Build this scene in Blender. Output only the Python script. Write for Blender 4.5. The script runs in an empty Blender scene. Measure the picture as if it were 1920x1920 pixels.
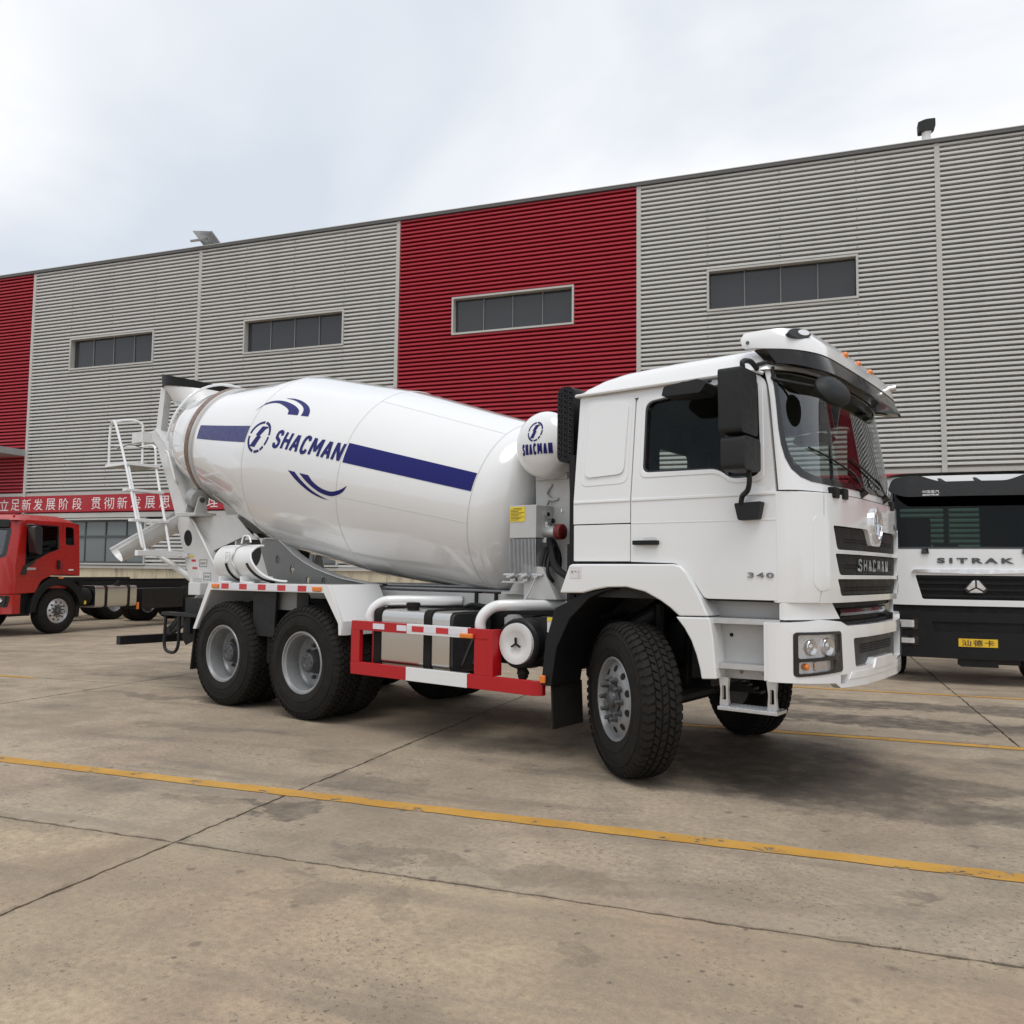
import bpy, bmesh, math, random
from mathutils import Vector, Matrix
from mathutils.geometry import tessellate_polygon
R = math.radians
random.seed(7)
scene = bpy.context.scene
COL = scene.collection
# ---------------------------------------------------------------- camera
CAM = Vector((3.13672, -6.56199, 1.48358))
cr, cu, cf = Vector((.78957261, .61355346, .01128037)), Vector((.0346678, -.06295123, .9974143)), Vector((-.61267711, .78713994, .07097512))
cd = bpy.data.cameras.new('camera'); cam = bpy.data.objects.new('camera', cd); COL.objects.link(cam)
cam.matrix_world = Matrix(((cr.x, cu.x, -cf.x, CAM.x), (cr.y, cu.y, -cf.y, CAM.y), (cr.z, cu.z, -cf.z, CAM.z), (0, 0, 0, 1)))
cd.sensor_fit = 'HORIZONTAL'; cd.sensor_width = 36; cd.lens = 29.4254; cd.clip_end = 3000; cd.clip_start = .05
scene.camera = cam
# ---------------------------------------------------------------- world: bright overcast sky
SUN_DIR = Vector((.24, -.30, .92)).normalized()
w = bpy.data.worlds.new('World'); scene.world = w; w.use_nodes = True
nt = w.node_tree; N = nt.nodes; L = nt.links; N.clear()
wo = N.new('ShaderNodeOutputWorld'); bg_ = N.new('ShaderNodeBackground'); bg_.inputs['Strength'].default_value = .1
sky = N.new('ShaderNodeTexSky'); sky.sky_type = 'NISHITA'; sky.sun_disc = False
sky.sun_elevation = math.asin(SUN_DIR.z); sky.sun_rotation = math.atan2(SUN_DIR.x, SUN_DIR.y)
tc = N.new('ShaderNodeTexCoord'); sx = N.new('ShaderNodeSeparateXYZ'); L.new(tc.outputs['Generated'], sx.inputs[0])
def wmath(op, a, b):
    n = N.new('ShaderNodeMath'); n.operation = op
    for i, q in enumerate((a, b)):
        if isinstance(q, (int, float)): n.inputs[i].default_value = q
        else: L.new(q, n.inputs[i])
    return n.outputs[0]
den = wmath('ADD', wmath('ABSOLUTE', sx.outputs[2], 0), .35)
cx = wmath('DIVIDE', sx.outputs[0], den); cy_ = wmath('DIVIDE', sx.outputs[1], den)
cmb = N.new('ShaderNodeCombineXYZ'); L.new(cx, cmb.inputs[0]); L.new(cy_, cmb.inputs[1]); cmb.inputs[2].default_value = 3.7
nz = N.new('ShaderNodeTexNoise'); nz.inputs['Scale'].default_value = 1.25; nz.inputs['Detail'].default_value = 5; nz.inputs['Roughness'].default_value = .5; nz.inputs['Distortion'].default_value = .5
L.new(cmb.outputs[0], nz.inputs['Vector'])
rp = N.new('ShaderNodeValToRGB'); L.new(nz.outputs['Fac'], rp.inputs[0])
rp.color_ramp.elements[0].position = .36; rp.color_ramp.elements[0].color = (7.0, 7.6, 8.4, 1)
rp.color_ramp.elements[1].position = .64; rp.color_ramp.elements[1].color = (10.3, 10.35, 10.5, 1)
mx = N.new('ShaderNodeMix'); mx.data_type = 'RGBA'; mx.inputs[0].default_value = .93
L.new(sky.outputs[0], mx.inputs[6]); L.new(rp.outputs[0], mx.inputs[7])
L.new(mx.outputs[2], bg_.inputs[0]); L.new(bg_.outputs[0], wo.inputs[0])
# ---------------------------------------------------------------- sun behind the cloud
sd = bpy.data.lights.new('sun', 'SUN'); sd.energy = 1.5; sd.angle = R(35); sd.color = (1, .97, .93)
so = bpy.data.objects.new('sun', sd); COL.objects.link(so); so.rotation_euler = SUN_DIR.to_track_quat('Z', 'Y').to_euler()
scene.view_settings.view_transform = 'Standard'; scene.view_settings.look = 'None'
scene.view_settings.exposure = 0.06; scene.view_settings.gamma = 1
scene.render.engine = 'CYCLES'
scene.cycles.max_bounces = 8; scene.cycles.transparent_max_bounces = 16; scene.cycles.use_denoising = True

# ---------------------------------------------------------------- materials
MATS = {}
def nd(nt, kind, **kw):
    n = nt.nodes.new(kind)
    for k, v in kw.items():
        if k.startswith('i_'):
            key = k[2:]
            n.inputs[int(key) if key.isdigit() else key.replace('_', ' ')].default_value = v
        else: setattr(n, k, v)
    return n
def mixc(nt, fac, a, b, mode='MIX'):
    n = nt.nodes.new('ShaderNodeMix'); n.data_type = 'RGBA'; n.blend_type = mode
    for s, q in ((0, fac), (6, a), (7, b)):
        if isinstance(q, (int, float)): n.inputs[s].default_value = q
        elif isinstance(q, (tuple, list)): n.inputs[s].default_value = (*q[:3], 1)
        else: nt.links.new(q, n.inputs[s])
    return n.outputs[2]
def mth(nt, op, *a):
    n = nt.nodes.new('ShaderNodeMath'); n.operation = op
    for i, q in enumerate(a):
        if isinstance(q, (int, float)): n.inputs[i].default_value = q
        else: nt.links.new(q, n.inputs[i])
    return n.outputs[0]
def rng(nt, v, a, b, c=0, d=1):
    n = nt.nodes.new('ShaderNodeMapRange'); nt.links.new(v, n.inputs[0])
    for i, q in enumerate((a, b, c, d)): n.inputs[i + 1].default_value = q
    return n.outputs[0]
def noise(nt, vec, scale, detail=4, rough=.55, dist=0):
    n = nd(nt, 'ShaderNodeTexNoise'); n.inputs['Scale'].default_value = scale; n.inputs['Detail'].default_value = detail
    n.inputs['Roughness'].default_value = rough; n.inputs['Distortion'].default_value = dist
    if vec: nt.links.new(vec, n.inputs['Vector'])
    return n.outputs['Fac']
def base(name):
    m = bpy.data.materials.new(name); m.use_nodes = True; nt = m.node_tree
    b = nt.nodes['Principled BSDF']; MATS[name] = m
    g = nt.nodes.new('ShaderNodeNewGeometry')
    return m, nt, b, g.outputs['Position']
def mat(name, col, rough=.5, metal=0, coat=0, dirt=.06, dscale=6, bump=0, bscale=120, spec=.5, rvar=.08, dcol=(.16, .13, .10)):
    m, nt, b, pos = base(name)
    b.inputs['Metallic'].default_value = metal; b.inputs['Coat Weight'].default_value = coat; b.inputs['Coat Roughness'].default_value = .06
    b.inputs['Specular IOR Level'].default_value = spec
    n1 = noise(nt, pos, dscale, 6, .6)
    c = mixc(nt, rng(nt, n1, .4, .75, 0, dirt), col, dcol)
    nt.links.new(c, b.inputs['Base Color'])
    nt.links.new(rng(nt, noise(nt, pos, dscale * 2.7, 4), .3, .7, max(.02, rough - rvar), min(1, rough + rvar)), b.inputs['Roughness'])
    if bump:
        bp = nd(nt, 'ShaderNodeBump'); bp.inputs['Strength'].default_value = bump; bp.inputs['Distance'].default_value = .004
        nt.links.new(noise(nt, pos, bscale, 3), bp.inputs['Height']); nt.links.new(bp.outputs[0], b.inputs['Normal'])
    return m
def emis(name, col, s):
    m, nt, b, pos = base(name); b.inputs['Base Color'].default_value = (*col, 1)
    b.inputs['Emission Color'].default_value = (*col, 1); b.inputs['Emission Strength'].default_value = s
    return m
def glass(name, tint, clear, rough=.02, f0=1.5):
    m, nt, b, pos = base(name); nt.nodes.remove(b)
    out = nt.nodes['Material Output']
    t = nd(nt, 'ShaderNodeBsdfTransparent'); t.inputs[0].default_value = (*[q * clear for q in tint], 1)
    gl = nd(nt, 'ShaderNodeBsdfGlossy'); gl.inputs['Roughness'].default_value = rough; gl.inputs[0].default_value = (.95, .97, 1, 1)
    fr = nd(nt, 'ShaderNodeFresnel'); fr.inputs[0].default_value = f0
    gg = nd(nt, 'ShaderNodeNewGeometry'); nt.links.new(rng(nt, gg.outputs['Backfacing'], 0, 1, f0, 1 / f0), fr.inputs[0])
    mx = nd(nt, 'ShaderNodeMixShader'); nt.links.new(fr.outputs[0], mx.inputs[0]); nt.links.new(t.outputs[0], mx.inputs[1]); nt.links.new(gl.outputs[0], mx.inputs[2])
    nt.links.new(mx.outputs[0], out.inputs[0]); return m
mat('white_paint', (.775, .78, .78), .2, coat=1.0, dirt=.012, dscale=1.0, rvar=.03)
mat('drum_paint', (.765, .77, .772), .13, coat=1.0, dirt=.03, dscale=1.0, rvar=.04)
mat('offwhite_paint', (.68, .68, .67), .38, coat=.25, dirt=.10, dscale=5)
mat('grey_paint', (.50, .50, .49), .42, coat=.2, dirt=.12, dscale=6)
mat('saddle_grey', (.22, .22, .215), .5, dirt=.2, dscale=5)
mat('seam', (.50, .495, .485), .5, dirt=.2)
mat('faint_seam', (.60, .60, .59), .35, dirt=.1)
mat('rusty_ring', (.21, .135, .10), .55, metal=.3, dirt=.6, dscale=14, dcol=(.34, .31, .29))
mat('blue_paint', (.007, .008, .125), .3, coat=.08, dirt=.0, spec=.22)
mat('red_paint', (.44, .006, .011), .35, coat=.15, dirt=.02, dscale=1.5, spec=.4, rvar=.03)
mat('cab_red', (.37, .010, .007), .28, coat=.3, dirt=.02, dscale=1, rvar=.03)
mat('black_plastic', (.010, .010, .011), .5, spec=.25, dirt=.15, dscale=9, dcol=(.03, .028, .025), bump=.06, bscale=400)
mat('mirror_plastic', (.016, .017, .018), .55, spec=.3, dirt=.1, dscale=9, dcol=(.06, .055, .05), bump=.1, bscale=600)
mat('gloss_black', (.012, .012, .013), .12, coat=.3, dirt=.05)
mat('chassis_black', (.009, .009, .010), .5, dirt=.2, dscale=7, dcol=(.035, .03, .026), spec=.35)
mat('rubber', (.017, .0155, .0145), .75, dirt=.45, dscale=9, dcol=(.034, .029, .024), bump=.12, bscale=90, spec=.15)
mat('rim_grey', (.30, .305, .31), .42, metal=.35, dirt=.22, dscale=10, dcol=(.12, .11, .10))
mat('hub_dark', (.09, .095, .10), .45, metal=.4, dirt=.3, dscale=12)
mat('silver_rim', (.62, .62, .63), .32, metal=.7, dirt=.05, dscale=3, rvar=.03)
mat('hole_black', (.006, .006, .006), .9, dirt=0)
mat('steel', (.62, .61, .59), .24, metal=1, dirt=.0, dscale=1.5, rvar=.0)
mat('chrome', (.80, .80, .82), .08, metal=1, dirt=.03)
mat('aluminium', (.62, .63, .64), .38, metal=.85, dirt=.15, dscale=14, bump=.1, bscale=200)
mat('zinc_grey', (.40, .41, .41), .45, metal=.4, dirt=.2, dscale=9)
mat('orange_lens', (.75, .20, .02), .2, coat=.5, dirt=.04)
mat('red_lens', (.55, .02, .03), .3, coat=.3, dirt=.03)
mat('reflector_white', (.72, .71, .76), .35, dirt=.05)
mat('yellow_label', (.78, .60, .03), .5, dirt=.05)
mat('label_white', (.72, .68, .70), .5, dirt=.05)
mat('ink', (.03, .03, .035), .6, dirt=0)
mat('interior', (.012, .012, .013), .7, dirt=.1)
mat('seat_cloth', (.02, .02, .022), .55, dirt=.2)
mat('visor_dark', (.012, .0115, .011), .14, coat=.1, dirt=.02, spec=.35)
mat('lamp_reflector', (.80, .80, .81), .25, metal=.5, dirt=.02)
mat('dark_red_cap', (.15, .008, .010), .45, dirt=.2)
mat('mesh_black', (.03, .03, .032), .5, dirt=.1)
mat('plate_yellow', (.80, .50, .02), .4, dirt=.04)
mat('white_letter', (.78, .76, .75), .6, dirt=.06)
glass('cab_glass', (.80, .86, .84), .92, f0=1.22)
glass('windscreen_glass', (.78, .86, .84), .72, f0=1.9)
glass('lamp_glass', (1, 1, 1), .95)
glass('green_glass', (.45, .62, .55), .5, f0=1.3)

# ---------------------------------------------------------------- mesh helpers
class MB:
    def __init__(s): s.v = []; s.f = []
    def add(s, v, f):
        o = len(s.v); s.v += [tuple(q) for q in v]; s.f += [tuple(i + o for i in q) for q in f]; return s
    def box(s, x0, x1, y0, y1, z0, z1, M=None):
        v = [Vector((x, y, z)) for x in (x0, x1) for y in (y0, y1) for z in (z0, z1)]
        if M is not None: v = [M @ q for q in v]
        return s.add(v, [(0, 1, 3, 2), (4, 6, 7, 5), (0, 4, 5, 1), (2, 3, 7, 6), (0, 2, 6, 4), (1, 5, 7, 3)])
    def lathe(s, prof, origin=(0, 0, 0), axis=(0, 1, 0), n=32, caps=True, a0=0, a1=2 * math.pi):
        A = Vector(axis).normalized(); O = Vector(origin)
        U = A.orthogonal().normalized() if abs(A.z) > .99 else A.cross(Vector((0, 0, 1))).normalized()
        W = A.cross(U); full = abs(a1 - a0 - 2 * math.pi) < 1e-6; k = n if full else n + 1
        v = []
        for a, r in prof:
            for i in range(k):
                t = a0 + (a1 - a0) * i / n
                v.append(O + A * a + (U * math.cos(t) + W * math.sin(t)) * r)
        f = []
        for j in range(len(prof) - 1):
            for i in range(n):
                i2 = (i + 1) % k
                f.append((j * k + i, j * k + i2, (j + 1) * k + i2, (j + 1) * k + i))
        if caps and full:
            if prof[0][1] > 1e-5: f.append(tuple(range(k - 1, -1, -1)))
            if prof[-1][1] > 1e-5: f.append(tuple((len(prof) - 1) * k + i for i in range(k)))
        return s.add(v, f)
    def cyl(s, p0, p1, r0, r1=None, n=16):
        p0, p1 = Vector(p0), Vector(p1); d = p1 - p0
        return s.lathe([(0, r0), (d.length, r0 if r1 is None else r1)], p0, d, n)
    def tube(s, path, r, n=8, closed=False):
        P = [Vector(q) for q in path]; m = len(P); v = []; prev = None
        for i, p in enumerate(P):
            if closed: t = (P[(i + 1) % m] - P[i - 1])
            else: t = P[min(i + 1, m - 1)] - P[max(i - 1, 0)]
            t.normalize()
            if prev is None: u = t.orthogonal().normalized()
            else:
                u = prev - t * prev.dot(t)
                u = u.normalized() if u.length > 1e-6 else t.orthogonal().normalized()
            prev = u; b = t.cross(u)
            for k in range(n):
                a = 2 * math.pi * k / n; v.append(p + (u * math.cos(a) + b * math.sin(a)) * r)
        f = []
        for i in range(m if closed else m - 1):
            j = (i + 1) % m
            for k in range(n): f.append((i * n + k, i * n + (k + 1) % n, j * n + (k + 1) % n, j * n + k))
        if not closed: f += [tuple(range(n - 1, -1, -1)), tuple((m - 1) * n + k for k in range(n))]
        return s.add(v, f)
    def bar(s, p0, p1, w, h, up=(0, 0, 1)):
        p0, p1 = Vector(p0), Vector(p1); t = (p1 - p0).normalized(); up = Vector(up)
        sd = t.cross(up).normalized() * w / 2; uu = sd.cross(t).normalized() * h / 2
        v = [p + a * sd + b * uu for p in (p0, p1) for a, b in ((-1, -1), (1, -1), (1, 1), (-1, 1))]
        return s.add(v, [(3, 2, 1, 0), (4, 5, 6, 7), (0, 1, 5, 4), (1, 2, 6, 5), (2, 3, 7, 6), (3, 0, 4, 7)])
    def grid(s, fn, nu, nv):
        v = [fn(i / nu, j / nv) for j in range(nv + 1) for i in range(nu + 1)]
        return s.add(v, [(j * (nu + 1) + i, j * (nu + 1) + i + 1, (j + 1) * (nu + 1) + i + 1, (j + 1) * (nu + 1) + i) for j in range(nv) for i in range(nu)])
    def plate(s, outer, fm, w0, w1, holes=(), cu=(), cv=()):
        """flat outline with holes, cut along u/v lines, given thickness and mapped by fm(u,v,w)"""
        bm = bmesh.new()
        loops = [[Vector((a, b, 0)) for a, b in q] for q in (outer, *holes)]
        ed = []
        for lp in loops:
            vs = []
            for q in lp:
                if not vs or (vs[-1].co - q).length > 1e-5: vs.append(bm.verts.new(q))
            if (vs[0].co - vs[-1].co).length < 1e-5: bm.verts.remove(vs.pop())
            ed += [bm.edges.new((vs[i - 1], vs[i])) for i in range(len(vs))]
        bmesh.ops.triangle_fill(bm, use_beauty=True, use_dissolve=False, edges=ed, normal=(0, 0, 1))
        bmesh.ops.recalc_face_normals(bm, faces=bm.faces)
        for fc in bm.faces:
            if fc.normal.z < 0: fc.normal_flip()
        for u in cu: bmesh.ops.bisect_plane(bm, geom=bm.verts[:] + bm.edges[:] + bm.faces[:], plane_co=(u, 0, 0), plane_no=(1, 0, 0))
        for q in cv: bmesh.ops.bisect_plane(bm, geom=bm.verts[:] + bm.edges[:] + bm.faces[:], plane_co=(0, q, 0), plane_no=(0, 1, 0))
        bm.verts.index_update(); n = len(bm.verts)
        v = [fm(q.co.x, q.co.y, w1) for q in bm.verts]
        f = [tuple(q.index for q in fc.verts) for fc in bm.faces]
        if w0 is not None:
            v += [fm(q.co.x, q.co.y, w0) for q in bm.verts]
            fb = [tuple(i + n for i in reversed(q)) for q in f]
            sidef = []
            for e in bm.edges:
                if len(e.link_faces) == 1:
                    l = e.link_loops[0]; a, b = l.vert.index, l.link_loop_next.vert.index
                    sidef.append((b, a, a + n, b + n))
            f = f + fb + sidef
        bm.free(); return s.add(v, f)
    def mirror_y(s): 
        m = MB(); m.v = [(a, -b, c) for a, b, c in s.v]; m.f = [tuple(reversed(q)) for q in s.f]; return m
    def xf(s, M): s.v = [tuple(M @ Vector(q)) for q in s.v]; return s
    def mesh(s, name, m, smooth=35, recalc=True):
        me = bpy.data.meshes.new(name); me.from_pydata(s.v, [], s.f)
        if recalc:
            bm = bmesh.new(); bm.from_mesh(me); bmesh.ops.remove_doubles(bm, verts=bm.verts, dist=1e-5)
            bmesh.ops.recalc_face_normals(bm, faces=bm.faces); bm.to_mesh(me); bm.free()
        me.materials.append(MATS[m])
        if smooth: me.shade_smooth(); me.set_sharp_from_angle(angle=R(smooth))
        return me
    def build(s, name, m, parent=None, bevel=0, seg=2, smooth=35, recalc=True, label=None, kind=None):
        o = bpy.data.objects.new(name, s.mesh(name, m, smooth, recalc)); COL.objects.link(o); o.parent = parent
        if bevel:
            b = o.modifiers.new('bevel', 'BEVEL'); b.width = bevel; b.segments = seg; b.limit_method = 'ANGLE'; b.angle_limit = R(32); b.harden_normals = True
        if label: o['label'] = label
        if kind: o['kind'] = kind
        return o
def bx(name, m, parent, *a, bevel=.004, **k): return MB().box(*a).build(name, m, parent, bevel=bevel, **k)
def inst(name, mesh, parent, loc=(0, 0, 0), rot=(0, 0, 0), scale=(1, 1, 1)):
    o = bpy.data.objects.new(name, mesh); COL.objects.link(o); o.parent = parent; o.location = loc; o.rotation_euler = rot; o.scale = scale; return o
def thing(name, label, cat, loc=(0, 0, 0), rz=0, group=None):
    o = bpy.data.objects.new(name, None); COL.objects.link(o); o.location = loc; o.rotation_euler = (0, 0, rz)
    o['label'] = label; o['category'] = cat
    if group: o['group'] = group
    return o
def rpoly(pts, r, n=5):
    """round the corners of a 2-D outline"""
    out = []; m = len(pts)
    for i, p in enumerate(pts):
        rad = r[i] if isinstance(r, (list, tuple)) else r
        P = Vector(p[:2]); A = Vector(pts[i - 1][:2]); B = Vector(pts[(i + 1) % m][:2])
        if rad <= 0: out.append((P.x, P.y)); continue
        da, db = (A - P), (B - P); k = min(rad, da.length * .45, db.length * .45)
        a, b = P + da.normalized() * k, P + db.normalized() * k
        for j in range(n + 1):
            t = j / n; q = a * (1 - t) ** 2 + P * 2 * t * (1 - t) + b * t * t; out.append((q.x, q.y))
    return out
def circ2(cx, cy, rx, ry=None, n=24, rot=0):
    ry = rx if ry is None else ry
    o = []
    for i in range(n):
        a = 2 * math.pi * i / n; x, y = rx * math.cos(a), ry * math.sin(a)
        o.append((cx + x * math.cos(rot) - y * math.sin(rot), cy + x * math.sin(rot) + y * math.cos(rot)))
    return o
def smooth_path(pts, n=6):
    P = [Vector(q) for q in pts]; out = []
    for i in range(len(P) - 1):
        p0, p1, p2, p3 = P[max(i - 1, 0)], P[i], P[i + 1], P[min(i + 2, len(P) - 1)]
        for j in range(n):
            t = j / n
            out.append(.5 * ((2 * p1) + (p2 - p0) * t + (2 * p0 - 5 * p1 + 4 * p2 - p3) * t * t + (3 * p1 - p0 - 3 * p2 + p3) * t ** 3))
    out.append(P[-1]); return out
def interp(x, xs, ys):
    if x <= xs[0]: return ys[0]
    for i in range(len(xs) - 1):
        if x <= xs[i + 1]: return ys[i] + (ys[i + 1] - ys[i]) * (x - xs[i]) / (xs[i + 1] - xs[i])
    return ys[-1]
def text2d(body, bold=0.0, shear=0.0, spacing=1.0):
    """lettering as a flat mesh normalised to the unit box: (verts 2-D, faces, width/height)"""
    c = bpy.data.curves.new('lettering', 'FONT'); c.body = body; c.offset = bold; c.shear = shear; c.space_character = spacing; c.resolution_u = 4
    o = bpy.data.objects.new('lettering', c); COL.objects.link(o)
    dg = bpy.context.evaluated_depsgraph_get(); me = bpy.data.meshes.new_from_object(o.evaluated_get(dg))
    v = [(q.co.x, q.co.y) for q in me.vertices]; f = [tuple(p.vertices) for p in me.polygons]
    bpy.data.objects.remove(o); bpy.data.curves.remove(c); bpy.data.meshes.remove(me)
    x0, x1 = min(q[0] for q in v), max(q[0] for q in v); y0, y1 = min(q[1] for q in v), max(q[1] for q in v)
    return [((a - x0) / (x1 - x0), (b - y0) / (y1 - y0)) for a, b in v], f, (x1 - x0) / (y1 - y0)
GLYPH = {
 'S': [[(.97, .76), (.88, .92), (.68, 1), (.34, 1), (.12, .92), (.05, .76), (.14, .60), (.40, .52), (.66, .46), (.90, .38), (.96, .22), (.86, .07), (.64, 0), (.32, 0), (.10, .07), (.02, .23)]],
 'H': [[(0, -.04), (0, 1.04)], [(1, -.04), (1, 1.04)], [(.05, .5), (.95, .5)]],
 'A': [[(.0, -.04), (.44, 1.0)], [(1.0, -.04), (.56, 1.0)], [(.22, .30), (.78, .30)]],
 'C': [[(.98, .78), (.86, .94), (.62, 1), (.36, 1), (.12, .90), (.03, .70), (.03, .30), (.12, .10), (.36, 0), (.62, 0), (.86, .06), (.98, .22)]],
 'M': [[(.0, -.04), (.05, 1.04)], [(1.0, -.04), (.95, 1.04)], [(.10, 1.0), (.5, .22)], [(.90, 1.0), (.5, .22)]],
 'N': [[(.0, -.04), (.0, 1.04)], [(1.0, -.04), (1.0, 1.04)], [(.06, 1.0), (.94, 0)]]}
GW = {'S': .92, 'H': .96, 'A': 1.04, 'C': .94, 'M': 1.34, 'N': 1.02}
def block_word(mb, word, fm, width, height, stroke, gap, thick=None, step=.02):
    """bold stencil-like capitals built from strokes; fm(x,y,w) takes metres from the lower left corner"""
    n = len(word); tot = sum(GW[q] for q in word); lift = 0; xo = -gap; lw = 0
    for i, chh in enumerate(word):
        xo += lw + gap; lw = (width - gap * (n - 1)) * GW[chh] / tot
        xo = 0 if i == 0 else xo
        for k, line in enumerate(GLYPH[chh]):
            P = [Vector((xo + stroke / 2 + x * (lw - stroke), stroke / 2 + y * (height - stroke))) for x, y in line]
            Lf, Rt = [], []
            for j, p in enumerate(P):
                d0 = (p - P[j - 1]).normalized() if j else (P[1] - P[0]).normalized(); d1 = (P[j + 1] - p).normalized() if j < len(P) - 1 else d0
                t = (d0 + d1); t = t.normalized() if t.length > .05 else d0
                m = min(1.9, 1 / max(.3, t.dot(d0))); nn = Vector((-t.y, t.x)) * stroke / 2 * m
                Lf.append(p + nn); Rt.append(p - nn)
            lift += .00015
            for j in range(len(P) - 1):
                q = [Lf[j], Rt[j], Rt[j + 1], Lf[j + 1]]; m = max(1, int((P[j + 1] - P[j]).length / step))
                mb.grid(lambda a, b: fm(*(q[1].lerp(q[2], a).lerp(q[0].lerp(q[3], a), b)), (thick or 0) + lift), m, 1)
                if thick:
                    for e0, e1 in ((q[0], q[3]), (q[2], q[1])):
                        mb.add([fm(*e0, thick + lift), fm(*e1, thick + lift), fm(*e1, 0), fm(*e0, 0)], [(3, 2, 1, 0)])
    return mb
def lettering(mb, body, fm, thick=None, cu=(), cv=(), **k):
    """put lettering on a surface: fm(u,v,w) with u,v in 0..1"""
    v, f, asp = text2d(body, **k)
    bm = bmesh.new(); vs = [bm.verts.new((a, b, 0)) for a, b in v]
    for q in f:
        try: bm.faces.new([vs[i] for i in q])
        except ValueError: pass
    bmesh.ops.remove_doubles(bm, verts=bm.verts, dist=1e-5)
    for fc in bm.faces:
        fc.normal_update()
        if fc.normal.z < 0: fc.normal_flip()
    for u in cu: bmesh.ops.bisect_plane(bm, geom=bm.verts[:] + bm.edges[:] + bm.faces[:], plane_co=(u, 0, 0), plane_no=(1, 0, 0))
    for q in cv: bmesh.ops.bisect_plane(bm, geom=bm.verts[:] + bm.edges[:] + bm.faces[:], plane_co=(0, q, 0), plane_no=(0, 1, 0))
    bm.verts.index_update(); n = len(bm.verts)
    V = [fm(q.co.x, q.co.y, 0 if thick is None else thick) for q in bm.verts]; F = [tuple(q.index for q in fc.verts) for fc in bm.faces]
    if thick is not None:
        V += [fm(q.co.x, q.co.y, 0) for q in bm.verts]; S = []
        for e in bm.edges:
            if len(e.link_faces) == 1:
                l = e.link_loops[0]; a, b = l.vert.index, l.link_loop_next.vert.index; S.append((b, a, a + n, b + n))
        F = F + S
    bm.free(); mb.add(V, F); return mb
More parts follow.
